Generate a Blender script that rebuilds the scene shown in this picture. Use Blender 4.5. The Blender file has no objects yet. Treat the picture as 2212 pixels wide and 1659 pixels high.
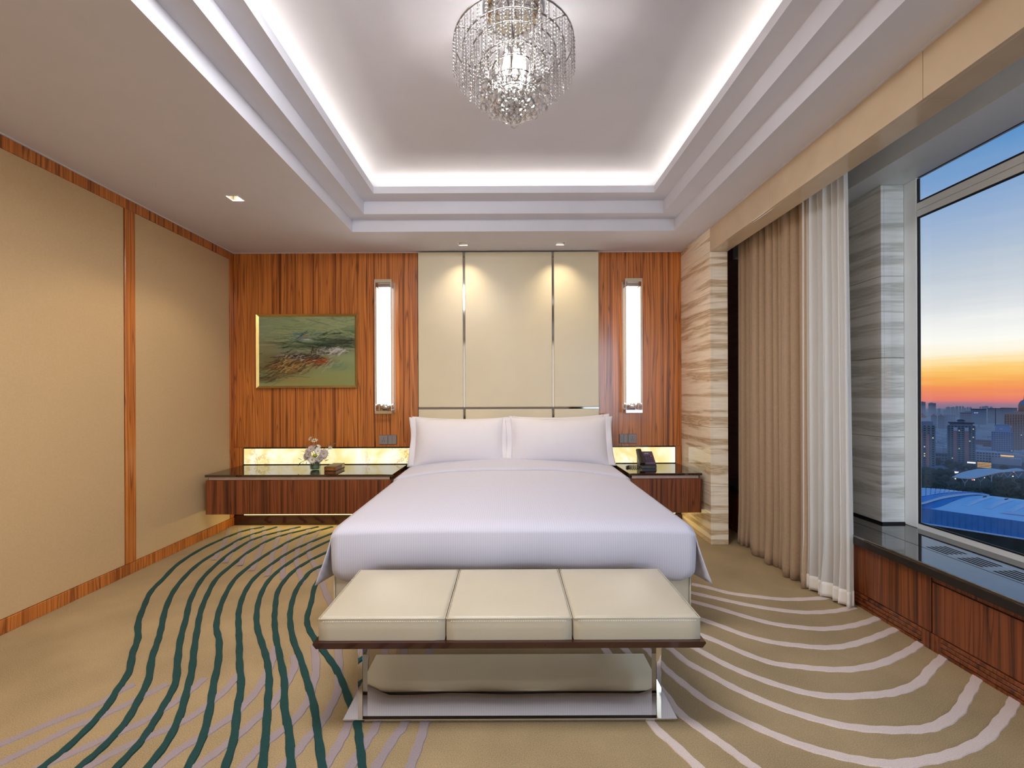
import bpy, bmesh, math, random
import numpy as np
from mathutils import Vector, Matrix
random.seed(7)
S = bpy.context.scene
COL = S.collection
pi = math.pi

def lin(r, g, b):
    f = lambda c: (c/255/12.92) if c/255 <= 0.04045 else ((c/255+0.055)/1.055)**2.4
    return (f(r), f(g), f(b), 1.0)

# ------------------------------------------------------------------ camera
cam = bpy.data.cameras.new('camera')
cam.sensor_width = 36.0
cam.lens = 36.0*960/2212
cam.shift_x = (1106-1099)/2212
cam.shift_y = -(829.5-854.4)/2212
cam.clip_start = 0.05
cam.clip_end = 20000
camo = bpy.data.objects.new('camera', cam)
COL.objects.link(camo)
camo.location = (0, 0, 1.3)
camo.rotation_euler = (Matrix.Rotation(pi/2, 4, 'X') @ Matrix.Rotation(-0.004, 4, 'Z')).to_euler()
S.camera = camo

# ------------------------------------------------------------------ exposure, world
S.view_settings.view_transform = 'Standard'
S.view_settings.look = 'None'
S.view_settings.exposure = 0.0
S.view_settings.gamma = 1.0
S.view_settings.use_curve_mapping = False
S.cycles.caustics_reflective = False
S.cycles.caustics_refractive = False
S.cycles.sample_clamp_indirect = 4.0
S.cycles.max_bounces = 10
S.cycles.diffuse_bounces = 6
S.cycles.transparent_max_bounces = 24

W = bpy.data.worlds.new('world')
S.world = W
W.use_nodes = True
nt = W.node_tree
for n in list(nt.nodes): nt.nodes.remove(n)
def N(nt, t, **kw):
    n = nt.nodes.new(t)
    for k, v in kw.items():
        if k.startswith('i_'):
            key = k[2:]
            key = int(key) if key.isdigit() else key.replace('_', ' ')
            n.inputs[key].default_value = v
        else:
            setattr(n, k, v)
    return n
def ramp(nt, stops, interp='LINEAR'):
    r = nt.nodes.new('ShaderNodeValToRGB')
    e = r.color_ramp
    e.interpolation = interp
    while len(e.elements) > 1: e.elements.remove(e.elements[-1])
    e.elements[0].position = stops[0][0]; e.elements[0].color = stops[0][1]
    for p, c in stops[1:]:
        q = e.elements.new(p); q.color = c
    return r
tc = N(nt, 'ShaderNodeTexCoord')
sx = N(nt, 'ShaderNodeSeparateXYZ')
nt.links.new(tc.outputs['Generated'], sx.inputs[0])
asn = N(nt, 'ShaderNodeMath', operation='ARCSINE')
nt.links.new(sx.outputs['Z'], asn.inputs[0])
mp = N(nt, 'ShaderNodeMapping'); mp.inputs['Scale'].default_value = (5, 5, 85)
nt.links.new(tc.outputs['Generated'], mp.inputs['Vector'])
cl = N(nt, 'ShaderNodeTexNoise', i_Scale=1.0, i_Detail=5.0, i_Roughness=0.6)
nt.links.new(mp.outputs[0], cl.inputs['Vector'])
c1 = N(nt, 'ShaderNodeMath', operation='SUBTRACT'); c1.inputs[1].default_value = 0.5
nt.links.new(cl.outputs['Fac'], c1.inputs[0])
c2 = N(nt, 'ShaderNodeMath', operation='MULTIPLY_ADD'); c2.inputs[1].default_value = 0.034
nt.links.new(c1.outputs[0], c2.inputs[0]); nt.links.new(asn.outputs[0], c2.inputs[2])
mr = N(nt, 'ShaderNodeMapRange')
mr.inputs['From Min'].default_value = math.radians(-3); mr.inputs['From Max'].default_value = math.radians(57)
nt.links.new(c2.outputs[0], mr.inputs['Value'])
def el(d): return (d+3)/60
SK = ramp(nt, [(el(-3), lin(150, 100, 122)), (el(-1.4), lin(206, 116, 120)), (el(-0.5), lin(224, 120, 108)), (el(0.5), lin(240, 142, 88)),
               (el(1.3), lin(244, 166, 86)), (el(2.1), lin(250, 196, 108)), (el(2.9), lin(252, 220, 160)), (el(3.6), lin(251, 238, 212)), (el(4.6), lin(250, 246, 238)), (el(6.3), lin(238, 236, 234)),
               (el(8.3), lin(214, 216, 220)), (el(11.5), lin(184, 194, 208)), (el(15.5), lin(152, 174, 206)), (el(22), lin(82, 138, 194)), (el(40), lin(76, 130, 188))])
nt.links.new(mr.outputs[0], SK.inputs[0])
bg = N(nt, 'ShaderNodeBackground', i_Strength=1.14)
nt.links.new(SK.outputs[0], bg.inputs[0])
wo = N(nt, 'ShaderNodeOutputWorld')
nt.links.new(bg.outputs[0], wo.inputs[0])

# lights of the room (visible lamps have fittings built below, the added fills have none)
WARM = (1.0, 0.84, 0.62)
NEUT = (1.0, 0.95, 0.90)
COVE = (1.0, 0.925, 0.78)
def area(name, loc, rot, sx_, sy_, power, color, spread=pi):
    l = bpy.data.lights.new(name, 'AREA'); l.shape = 'RECTANGLE'
    l.size = sx_; l.size_y = sy_; l.energy = power; l.color = color; l.spread = spread
    o = bpy.data.objects.new(name, l); COL.objects.link(o); o.location = loc; o.rotation_euler = rot
    return o
def spot(name, loc, power, color, angle, blend=0.4, rad=0.02, rot=(0, 0, 0)):
    l = bpy.data.lights.new(name, 'SPOT'); l.energy = power; l.color = color
    l.spot_size = math.radians(angle); l.spot_blend = blend; l.shadow_soft_size = rad
    o = bpy.data.objects.new(name, l); COL.objects.link(o); o.location = loc; o.rotation_euler = rot
    return o
def point(name, loc, power, color, rad=0.03):
    l = bpy.data.lights.new(name, 'POINT'); l.energy = power; l.color = color; l.shadow_soft_size = rad
    o = bpy.data.objects.new(name, l); COL.objects.link(o); o.location = loc
    return o
# cove: LED rope lying in the trough round the raised ceiling, pointing up
TX0, TX1, TY0, TY1 = -1.105, 1.203, 0.55, 3.65       # lip of the cove
UP = (pi, 0, 0)
CP = 2.1
area('cove_light', (0.05, TY1+0.12, 2.985), UP, 2.3, 0.03, CP*2.3, COVE)
area('cove_light', (TX0-0.12, 2.1, 2.985), UP, 0.03, 3.1, CP*3.1, COVE)
area('cove_light', (TX1+0.12, 2.1, 2.985), UP, 0.03, 3.1, CP*3.1, COVE)
area('cove_light', (0.05, TY0-0.12, 2.985), UP, 2.3, 0.03, CP*2.3, COVE)
# recessed downlights
DL = [(-1.995, 3.25), (-0.433, 4.245), (0.501, 4.245)]
spot('downlight_or_fill', (DL[0][0], DL[0][1], 2.80), 66, WARM, 150, 0.6)
for d in DL[1:]:
    spot('downlight_or_fill', (d[0], d[1], 2.80), 48, WARM, 112, 1.0, 0.03)
for x in (-1.995, 0.3):  # unseen spots added as room fill, no fittings built
    spot('downlight_or_fill', (x, -0.9, 2.745), 60, NEUT, 140, 0.9, 0.05)
spot('downlight_or_fill', (-1.995, 1.3, 2.745), 70, WARM, 140, 0.9, 0.05)  # another added fill spot out of view, without a fitting
point('chandelier_lamp', (0.03, 2.1, 2.83), 14, NEUT, 0.04)
# added soft fills out of view: one overhead, one behind the viewer
area('overhead_fill', (-0.4, 1.42, 2.95), (math.radians(20), 0, 0), 1.3, 0.6, 53, (0.97, 0.97, 1.0))
area('rear_fill', (-0.5, -2.2, 1.7), (pi/2, 0, 0), 4.0, 1.8, 31, (1.0, 0.95, 0.90))
# LED strips under the wall-hung nightstands
area('nightstand_led', (-1.86, 4.40, 0.25), (math.radians(-25), 0, 0), 1.6, 0.03, 4.5, (1.0, 0.80, 0.38))
area('nightstand_led', (1.38, 4.40, 0.25), (math.radians(-25), 0, 0), 0.6, 0.03, 1.8, (1.0, 0.80, 0.38))
# added blue fill for the window bay, unseen behind the viewer
area('bay_fill', (2.2, -2.0, 1.65), (pi/2, 0, 0), 0.75, 2.0, 56, (0.58, 0.78, 1.0))
# ------------------------------------------------------------------ materials
MATS = {}
def new(name):
    m = bpy.data.materials.new(name); m.use_nodes = True
    t = m.node_tree
    b = t.nodes['Principled BSDF']
    MATS[name] = m
    return m, t, b
def setp(b, color=None, rough=None, metal=None, ior=None, coat=None, coatr=None, trans=None, emit=None, estr=None, spec=None, sheen=None):
    I = b.inputs
    if color is not None: I['Base Color'].default_value = color
    if rough is not None: I['Roughness'].default_value = rough
    if metal is not None: I['Metallic'].default_value = metal
    if ior is not None: I['IOR'].default_value = ior
    if coat is not None: I['Coat Weight'].default_value = coat
    if coatr is not None: I['Coat Roughness'].default_value = coatr
    if trans is not None: I['Transmission Weight'].default_value = trans
    if emit is not None: I['Emission Color'].default_value = emit
    if estr is not None: I['Emission Strength'].default_value = estr
    if spec is not None: I['Specular IOR Level'].default_value = spec
    if sheen is not None: I['Sheen Weight'].default_value = sheen
def simple(name, color, rough=0.5, var=0.06, scale=30, bump=0.0, bscale=None, **kw):
    m, t, b = new(name)
    setp(b, color, rough, **kw)
    tc = N(t, 'ShaderNodeTexCoord')
    nz = N(t, 'ShaderNodeTexNoise', i_Scale=scale, i_Detail=3.0)
    t.links.new(tc.outputs['Object'], nz.inputs['Vector'])
    lo = tuple(max(0, c*(1-var)) for c in color[:3])+(1,)
    hi = tuple(min(1, c*(1+var)) for c in color[:3])+(1,)
    r = ramp(t, [(0.3, lo), (0.7, hi)])
    t.links.new(nz.outputs['Fac'], r.inputs[0]); t.links.new(r.outputs[0], b.inputs['Base Color'])
    if bump:
        n2 = N(t, 'ShaderNodeTexNoise', i_Scale=bscale or scale, i_Detail=2.0)
        t.links.new(tc.outputs['Object'], n2.inputs['Vector'])
        bp = N(t, 'ShaderNodeBump', i_Strength=bump, i_Distance=0.002)
        t.links.new(n2.outputs['Fac'], bp.inputs['Height']); t.links.new(bp.outputs[0], b.inputs['Normal'])
    return m
def ucoord(t, a, z, rnd=True):
    """vector (u*a, 0, z*zs) with u = x+y, so that grain runs upright on every face"""
    tc = N(t, 'ShaderNodeTexCoord'); s = N(t, 'ShaderNodeSeparateXYZ')
    t.links.new(tc.outputs['Object'], s.inputs[0])
    ad = N(t, 'ShaderNodeMath', operation='ADD'); t.links.new(s.outputs['X'], ad.inputs[0]); t.links.new(s.outputs['Y'], ad.inputs[1])
    src = ad.outputs[0]
    if rnd:
        oi = N(t, 'ShaderNodeObjectInfo')
        ma = N(t, 'ShaderNodeMath', operation='MULTIPLY_ADD'); ma.inputs[1].default_value = 7.0
        t.links.new(oi.outputs['Random'], ma.inputs[0]); t.links.new(src, ma.inputs[2]); src = ma.outputs[0]
    m1 = N(t, 'ShaderNodeMath', operation='MULTIPLY'); m1.inputs[1].default_value = a; t.links.new(src, m1.inputs[0])
    m2 = N(t, 'ShaderNodeMath', operation='MULTIPLY'); m2.inputs[1].default_value = z; t.links.new(s.outputs['Z'], m2.inputs[0])
    cb = N(t, 'ShaderNodeCombineXYZ'); t.links.new(m1.outputs[0], cb.inputs[0]); t.links.new(m2.outputs[0], cb.inputs[2])
    return cb.outputs[0]
def wood(name, dark, mid, light, rough=0.3, fine=1.0, coat=0.3):
    m, t, b = new(name)
    setp(b, rough=rough, coat=coat, coatr=0.12)
    v = ucoord(t, 7*fine, 0.6)
    w = N(t, 'ShaderNodeTexNoise', i_Scale=1.0, i_Detail=2.0); t.links.new(v, w.inputs['Vector'])
    v2 = ucoord(t, 30*fine, 0.16)
    # bend the stripes with the slow noise
    ws = N(t, 'ShaderNodeVectorMath', operation='SCALE'); ws.inputs['Scale'].default_value = 1.15
    t.links.new(w.outputs['Color'], ws.inputs[0])
    ad = N(t, 'ShaderNodeVectorMath', operation='ADD'); t.links.new(v2, ad.inputs[0]); t.links.new(ws.outputs[0], ad.inputs[1])
    st = N(t, 'ShaderNodeTexNoise', i_Scale=1.0, i_Detail=2.0, i_Roughness=0.5); t.links.new(ad.outputs[0], st.inputs['Vector'])
    r = ramp(t, [(0.30, dark), (0.41, mid), (0.52, light), (0.60, mid), (0.72, light)])
    t.links.new(st.outputs['Fac'], r.inputs[0])
    # thin dark growth lines
    v3 = ucoord(t, 15*fine, 0.22)
    ad2 = N(t, 'ShaderNodeVectorMath', operation='ADD'); t.links.new(v3, ad2.inputs[0]); t.links.new(ws.outputs[0], ad2.inputs[1])
    wv = N(t, 'ShaderNodeTexNoise', i_Scale=1.3, i_Detail=1.0); t.links.new(ad2.outputs[0], wv.inputs['Vector'])
    fr = N(t, 'ShaderNodeMath', operation='MULTIPLY'); fr.inputs[1].default_value = 8.0; t.links.new(wv.outputs['Fac'], fr.inputs[0])
    pp = N(t, 'ShaderNodeMath', operation='PINGPONG'); pp.inputs[1].default_value = 0.5; t.links.new(fr.outputs[0], pp.inputs[0])
    lr = ramp(t, [(0.0, (0.22, 0.16, 0.14, 1)), (0.05, (0.40, 0.33, 0.30, 1)), (0.15, (0.86, 0.82, 0.80, 1)), (0.35, (1, 1, 1, 1))])
    t.links.new(pp.outputs[0], lr.inputs[0])
    mx = N(t, 'ShaderNodeMix', data_type='RGBA', blend_type='MULTIPLY'); mx.inputs[0].default_value = 0.72
    t.links.new(r.outputs[0], mx.inputs[6]); t.links.new(lr.outputs[0], mx.inputs[7])
    t.links.new(mx.outputs[2], b.inputs['Base Color'])
    return m
def stone(name, base, band, vein, rough=0.06, tilt=0.0, zs=1.0):
    m, t, b = new(name)
    setp(b, rough=rough, ior=1.55)
    v = ucoord(t, 0.55, 8.0*zs, rnd=False)
    if tilt:
        mp = N(t, 'ShaderNodeMapping'); mp.inputs['Rotation'].default_value = (0, tilt, 0); t.links.new(v, mp.inputs['Vector']); v = mp.outputs[0]
    nz = N(t, 'ShaderNodeTexNoise', i_Scale=1.0, i_Detail=5.0, i_Roughness=0.55, i_Distortion=0.25); t.links.new(v, nz.inputs['Vector'])
    r = ramp(t, [(0.36, base), (0.47, base), (0.515, band), (0.53, vein), (0.55, band), (0.565, vein), (0.60, band), (0.64, base), (0.72, tuple(min(1, c*1.04) for c in base[:3])+(1,))])
    t.links.new(nz.outputs['Fac'], r.inputs[0])
    v2 = ucoord(t, 5, 60*zs, rnd=False)
    n2 = N(t, 'ShaderNodeTexNoise', i_Scale=1.0, i_Detail=3.0); t.links.new(v2, n2.inputs['Vector'])
    r2 = ramp(t, [(0.35, (0.92, 0.92, 0.92, 1)), (0.65, (1.03, 1.03, 1.03, 1))]); t.links.new(n2.outputs['Fac'], r2.inputs[0])
    mx = N(t, 'ShaderNodeMix', data_type='RGBA', blend_type='MULTIPLY'); mx.inputs[0].default_value = 1.0
    t.links.new(r.outputs[0], mx.inputs[6]); t.links.new(r2.outputs[0], mx.inputs[7]); t.links.new(mx.outputs[2], b.inputs['Base Color'])
    return m
def emission(name, color, strength):
    m, t, b = new(name)
    setp(b, color=(0, 0, 0, 1), rough=0.6, emit=color, estr=strength)
    return m
def schlick(t, f0):
    """Fresnel weight that is the same on both sides of a sheet"""
    g = N(t, 'ShaderNodeNewGeometry')
    d = N(t, 'ShaderNodeVectorMath', operation='DOT_PRODUCT'); t.links.new(g.outputs['Normal'], d.inputs[0]); t.links.new(g.outputs['Incoming'], d.inputs[1])
    a = N(t, 'ShaderNodeMath', operation='ABSOLUTE'); t.links.new(d.outputs['Value'], a.inputs[0])
    s = N(t, 'ShaderNodeMath', operation='SUBTRACT', use_clamp=True); s.inputs[0].default_value = 1.0; t.links.new(a.outputs[0], s.inputs[1])
    p = N(t, 'ShaderNodeMath', operation='POWER'); p.inputs[1].default_value = 5.0; t.links.new(s.outputs[0], p.inputs[0])
    m = N(t, 'ShaderNodeMath', operation='MULTIPLY_ADD'); m.inputs[1].default_value = 1-f0; m.inputs[2].default_value = f0; t.links.new(p.outputs[0], m.inputs[0])
    return m
def clear(name, tint=(1, 1, 1, 1), refl=0.09, rough=0.0, edge=1.45):
    """thin clear sheet: lets light straight through, mirrors by Fresnel"""
    m, t, b = new(name)
    t.nodes.remove(b)
    tr = N(t, 'ShaderNodeBsdfTransparent'); tr.inputs[0].default_value = tint
    gl = N(t, 'ShaderNodeBsdfGlossy'); gl.inputs['Roughness'].default_value = rough
    fz = schlick(t, ((edge-1)/(edge+1))**2)
    mx = N(t, 'ShaderNodeMixShader')
    t.links.new(fz.outputs[0], mx.inputs[0]); t.links.new(tr.outputs[0], mx.inputs[1]); t.links.new(gl.outputs[0], mx.inputs[2])
    t.links.new(mx.outputs[0], t.nodes['Material Output'].inputs[0])
    return m

M_wood = wood('wood_veneer', lin(112, 58, 24), lin(178, 101, 42), lin(208, 128, 58))
M_wood2 = wood('wood_cabinet', lin(74, 34, 18), lin(118, 60, 30), lin(140, 76, 40), fine=1.1)
M_dark = simple('dark_lacquer', lin(58, 28, 20), 0.12, 0.1, 8, coat=0.5)
M_plaster = simple('ceiling_plaster', lin(214, 213, 220), 0.75, 0.015, 6)
M_wallf = None
def linen_wall():
    m, t, b = new('woven_wallcovering'); setp(b, rough=0.85)
    tc = N(t, 'ShaderNodeTexCoord')
    out = []
    for sc in ((1, 110, 1500), (1, 1500, 110)):
        mp = N(t, 'ShaderNodeMapping'); mp.inputs['Scale'].default_value = sc; t.links.new(tc.outputs['Object'], mp.inputs['Vector'])
        nz = N(t, 'ShaderNodeTexNoise', i_Scale=0.45, i_Detail=2.0); t.links.new(mp.outputs[0], nz.inputs['Vector']); out.append(nz.outputs['Fac'])
    ad = N(t, 'ShaderNodeMath', operation='ADD'); t.links.new(out[0], ad.inputs[0]); t.links.new(out[1], ad.inputs[1])
    hv = N(t, 'ShaderNodeMath', operation='MULTIPLY'); hv.inputs[1].default_value = 0.5; t.links.new(ad.outputs[0], hv.inputs[0])
    r = ramp(t, [(0.30, lin(192, 163, 120)), (0.70, lin(208, 179, 136))]); t.links.new(hv.outputs[0], r.inputs[0]); t.links.new(r.outputs[0], b.inputs['Base Color'])
    bp = N(t, 'ShaderNodeBump', i_Strength=0.35, i_Distance=0.002); t.links.new(hv.outputs[0], bp.inputs['Height']); t.links.new(bp.outputs[0], b.inputs['Normal'])
    return m
M_linen = linen_wall()
M_stone = stone('striated_marble', lin(250, 236, 212), lin(228, 206, 175), lin(196, 168, 133), tilt=0.0)
M_stoneg = stone('grey_marble', lin(234, 236, 233), lin(214, 215, 210), lin(194, 195, 189), rough=0.05)
M_beam = simple('plain_marble', lin(206, 184, 154), 0.10, 0.05, 7)
def black_marble():
    m, t, b = new('black_marble'); setp(b, rough=0.05, ior=3.2)
    tc = N(t, 'ShaderNodeTexCoord')
    nz = N(t, 'ShaderNodeTexNoise', i_Scale=9.0, i_Detail=8.0, i_Roughness=0.7, i_Distortion=1.0); t.links.new(tc.outputs['Object'], nz.inputs['Vector'])
    r = ramp(t, [(0.3, lin(30, 25, 23)), (0.62, lin(58, 51, 48)), (0.72, lin(120, 112, 106))]); t.links.new(nz.outputs['Fac'], r.inputs[0]); t.links.new(r.outputs[0], b.inputs['Base Color'])
    return m
M_sill = black_marble()
M_sillm = simple('black_marble_edge', lin(40, 34, 32), 0.3, 0.2, 14)
def carpet(name, color, var=0.16, sc=260):
    m, t, b = new(name); setp(b, rough=0.95)
    tc = N(t, 'ShaderNodeTexCoord')
    n1 = N(t, 'ShaderNodeTexNoise', i_Scale=float(sc), i_Detail=2.0); t.links.new(tc.outputs['Object'], n1.inputs['Vector'])
    n2 = N(t, 'ShaderNodeTexNoise', i_Scale=2.6, i_Detail=4.0); t.links.new(tc.outputs['Object'], n2.inputs['Vector'])
    ad = N(t, 'ShaderNodeMath', operation='MULTIPLY_ADD'); ad.inputs[1].default_value = 0.36; t.links.new(n2.outputs['Fac'], ad.inputs[0])
    h = N(t, 'ShaderNodeMath', operation='MULTIPLY'); h.inputs[1].default_value = 0.64; t.links.new(n1.outputs['Fac'], h.inputs[0]); t.links.new(h.outputs[0], ad.inputs[2])
    r = ramp(t, [(0.35, tuple(c*(1-var) for c in color[:3])+(1,)), (0.65, tuple(min(1, c*(1+var)) for c in color[:3])+(1,))])
    t.links.new(ad.outputs[0], r.inputs[0]); t.links.new(r.outputs[0], b.inputs['Base Color'])
    bp = N(t, 'ShaderNodeBump', i_Strength=0.6, i_Distance=0.004); t.links.new(n1.outputs['Fac'], bp.inputs['Height']); t.links.new(bp.outputs[0], b.inputs['Normal'])
    return m
M_carpet = carpet('carpet_pile', lin(160, 138, 102), 0.30)
M_teal = carpet('carpet_teal', lin(14, 60, 58), 0.2)
M_lilac = carpet('carpet_lilac', lin(152, 137, 140), 0.14)
M_pale = carpet('carpet_pale', lin(214, 196, 188), 0.12)
M_leather = simple('cream_leather', lin(188, 179, 159), 0.38, 0.03, 5, bump=0.12, bscale=260)
M_leath2 = simple('cream_headboard_leather', lin(216, 203, 172), 0.33, 0.02, 4)
M_chrome = simple('polished_chrome', (0.78, 0.77, 0.75, 1), 0.04, 0.01, 3, metal=1.0)
M_steel = simple('mirror_steel', (0.72, 0.69, 0.63, 1), 0.015, 0.01, 3, metal=1.0)
M_ring = simple('dark_chrome_ring', (0.40, 0.39, 0.38, 1), 0.12, 0.02, 3, metal=1.0)
M_strip2 = simple('pewter_mirror_strip', (0.42, 0.39, 0.36, 1), 0.08, 0.02, 3, metal=1.0)
M_strip = simple('bronze_mirror_strip', (0.10, 0.085, 0.075, 1), 0.05, 0.02, 3, metal=1.0)
M_gold = simple('gilt_frame', lin(205, 170, 100), 0.28, 0.06, 20, metal=0.85)
M_white = simple('white_lacquer', lin(222, 226, 228), 0.35, 0.01, 6)
M_alu = simple('white_window_frame', lin(236, 241, 244), 0.4, 0.01, 6)
M_black = simple('black_gasket', lin(18, 18, 22), 0.5, 0.05, 8)
M_plastic = simple('grey_plastic', lin(138, 130, 128), 0.4, 0.03, 12)
M_plastd = simple('charcoal_plastic', lin(46, 40, 38), 0.35, 0.05, 12)
M_hole = simple('dark_slot', lin(16, 14, 14), 0.8, 0.05, 8)
M_glow = emission('lit_diffuser', (1.0, 0.97, 0.93, 1), 9.0)
M_bulb = emission('lit_bulb', (1.0, 0.93, 0.80, 1), 14.0)
M_dlamp = emission('downlight_lens', (1.0, 0.92, 0.80, 1), 6.0)
M_refl = simple('satin_reflector', (0.42, 0.37, 0.30, 1), 0.3, 0.03, 10, metal=1.0)
M_led = emission('led_strip', (1.0, 0.86, 0.42, 1), 1.6)
M_clear = clear('clear_acrylic', (0.97, 0.97, 0.96, 1))
M_pane = clear('window_glass', (0.97, 0.985, 0.985, 1), edge=1.35)
M_vase = clear('vase_glass', (0.86, 0.92, 0.86, 1))
def crystal():
    m, t, b = new('cut_crystal'); t.nodes.remove(b)
    g = N(t, 'ShaderNodeBsdfGlass', i_IOR=1.55); g.inputs['Roughness'].default_value = 0.0
    tr = N(t, 'ShaderNodeBsdfTransparent')
    gl = N(t, 'ShaderNodeBsdfGlossy'); gl.inputs['Roughness'].default_value = 0.03
    fz = schlick(t, 0.11)
    a = N(t, 'ShaderNodeMixShader'); t.links.new(fz.outputs[0], a.inputs[0]); t.links.new(tr.outputs[0], a.inputs[1]); t.links.new(gl.outputs[0], a.inputs[2])
    mx = N(t, 'ShaderNodeMixShader'); mx.inputs[0].default_value = 0.5
    t.links.new(g.outputs[0], mx.inputs[1]); t.links.new(a.outputs[0], mx.inputs[2])
    t.links.new(mx.outputs[0], t.nodes['Material Output'].inputs[0])
    return m
M_crystal = crystal()
def onyx():
    m, t, b = new('backlit_onyx'); setp(b, color=lin(120, 100, 50), rough=0.08)
    tc = N(t, 'ShaderNodeTexCoord')
    n1 = N(t, 'ShaderNodeTexNoise', i_Scale=5.0, i_Detail=4.0, i_Distortion=0.8); t.links.new(tc.outputs['Object'], n1.inputs['Vector'])
    r = ramp(t, [(0.30, lin(240, 212, 134)), (0.45, lin(248, 230, 166)), (0.56, lin(254, 244, 208)), (0.68, lin(255, 251, 236))]); t.links.new(n1.outputs['Fac'], r.inputs[0])
    n2 = N(t, 'ShaderNodeTexNoise', i_Scale=3.2, i_Detail=6.0, i_Roughness=0.7, i_Distortion=0.6); t.links.new(tc.outputs['Object'], n2.inputs['Vector'])
    v = ramp(t, [(0.478, (1, 1, 1, 1)), (0.496, (0.66, 0.50, 0.30, 1)), (0.503, (0.66, 0.50, 0.30, 1)), (0.52, (1, 1, 1, 1))]); t.links.new(n2.outputs['Fac'], v.inputs[0])
    n3 = N(t, 'ShaderNodeTexNoise', i_Scale=1.7, i_Detail=1.0); t.links.new(tc.outputs['Object'], n3.inputs['Vector'])
    v3 = ramp(t, [(0.42, (0, 0, 0, 1)), (0.54, (1, 1, 1, 1))]); t.links.new(n3.outputs['Fac'], v3.inputs[0])
    mx = N(t, 'ShaderNodeMix', data_type='RGBA', blend_type='MULTIPLY'); t.links.new(v3.outputs[0], mx.inputs[0])
    t.links.new(r.outputs[0], mx.inputs[6]); t.links.new(v.outputs[0], mx.inputs[7])
    t.links.new(mx.outputs[2], b.inputs['Emission Color']); b.inputs['Emission Strength'].default_value = 1.06
    return m
M_onyx = onyx()
def bedlinen():
    m, t, b = new('striped_bed_linen'); setp(b, rough=0.8, sheen=0.2)
    tc = N(t, 'ShaderNodeTexCoord'); s = N(t, 'ShaderNodeSeparateXYZ'); t.links.new(tc.outputs['Object'], s.inputs[0])
    m1 = N(t, 'ShaderNodeMath', operation='MULTIPLY'); m1.inputs[1].default_value = 2*pi/0.0125; t.links.new(s.outputs['X'], m1.inputs[0])
    sn = N(t, 'ShaderNodeMath', operation='SINE'); t.links.new(m1.outputs[0], sn.inputs[0])
    r = ramp(t, [(0.2, lin(196, 194, 208)), (0.8, lin(203, 201, 214))]); 
    h = N(t, 'ShaderNodeMath', operation='MULTIPLY_ADD'); h.inputs[1].default_value = 0.5; h.inputs[2].default_value = 0.5; t.links.new(sn.outputs[0], h.inputs[0])
    t.links.new(h.outputs[0], r.inputs[0]); t.links.new(r.outputs[0], b.inputs['Base Color'])
    return m
M_linenbed = bedlinen()
M_pillow = simple('white_cotton', lin(226, 221, 225), 0.8, 0.012, 8, bump=0.05, bscale=90, sheen=0.2)
M_curt = simple('taupe_curtain', lin(176, 150, 122), 0.9, 0.05, 60, bump=0.15, bscale=300, sheen=0.2)
def sheer():
    m, t, b = new('white_sheer'); t.nodes.remove(b)
    d = N(t, 'ShaderNodeBsdfDiffuse'); d.inputs[0].default_value = lin(246, 243, 238)
    tl = N(t, 'ShaderNodeBsdfTranslucent'); tl.inputs[0].default_value = lin(246, 244, 240)
    tr = N(t, 'ShaderNodeBsdfTransparent')
    a = N(t, 'ShaderNodeMixShader'); a.inputs[0].default_value = 0.45; t.links.new(d.outputs[0], a.inputs[1]); t.links.new(tl.outputs[0], a.inputs[2])
    tc = N(t, 'ShaderNodeTexCoord')
    nz = N(t, 'ShaderNodeTexNoise', i_Scale=400.0); t.links.new(tc.outputs['Object'], nz.inputs['Vector'])
    r = ramp(t, [(0.3, (0.02, 0.02, 0.02, 1)), (0.7, (0.07, 0.07, 0.07, 1))]); t.links.new(nz.outputs['Fac'], r.inputs[0])
    mx = N(t, 'ShaderNodeMixShader'); t.links.new(r.outputs[0], mx.inputs[0]); t.links.new(a.outputs[0], mx.inputs[1]); t.links.new(tr.outputs[0], mx.inputs[2])
    t.links.new(mx.outputs[0], t.nodes['Material Output'].inputs[0])
    return m
M_sheer = sheer()
M_hem = simple('sheer_hem', lin(238, 232, 224), 0.9, 0.01, 20)
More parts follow.
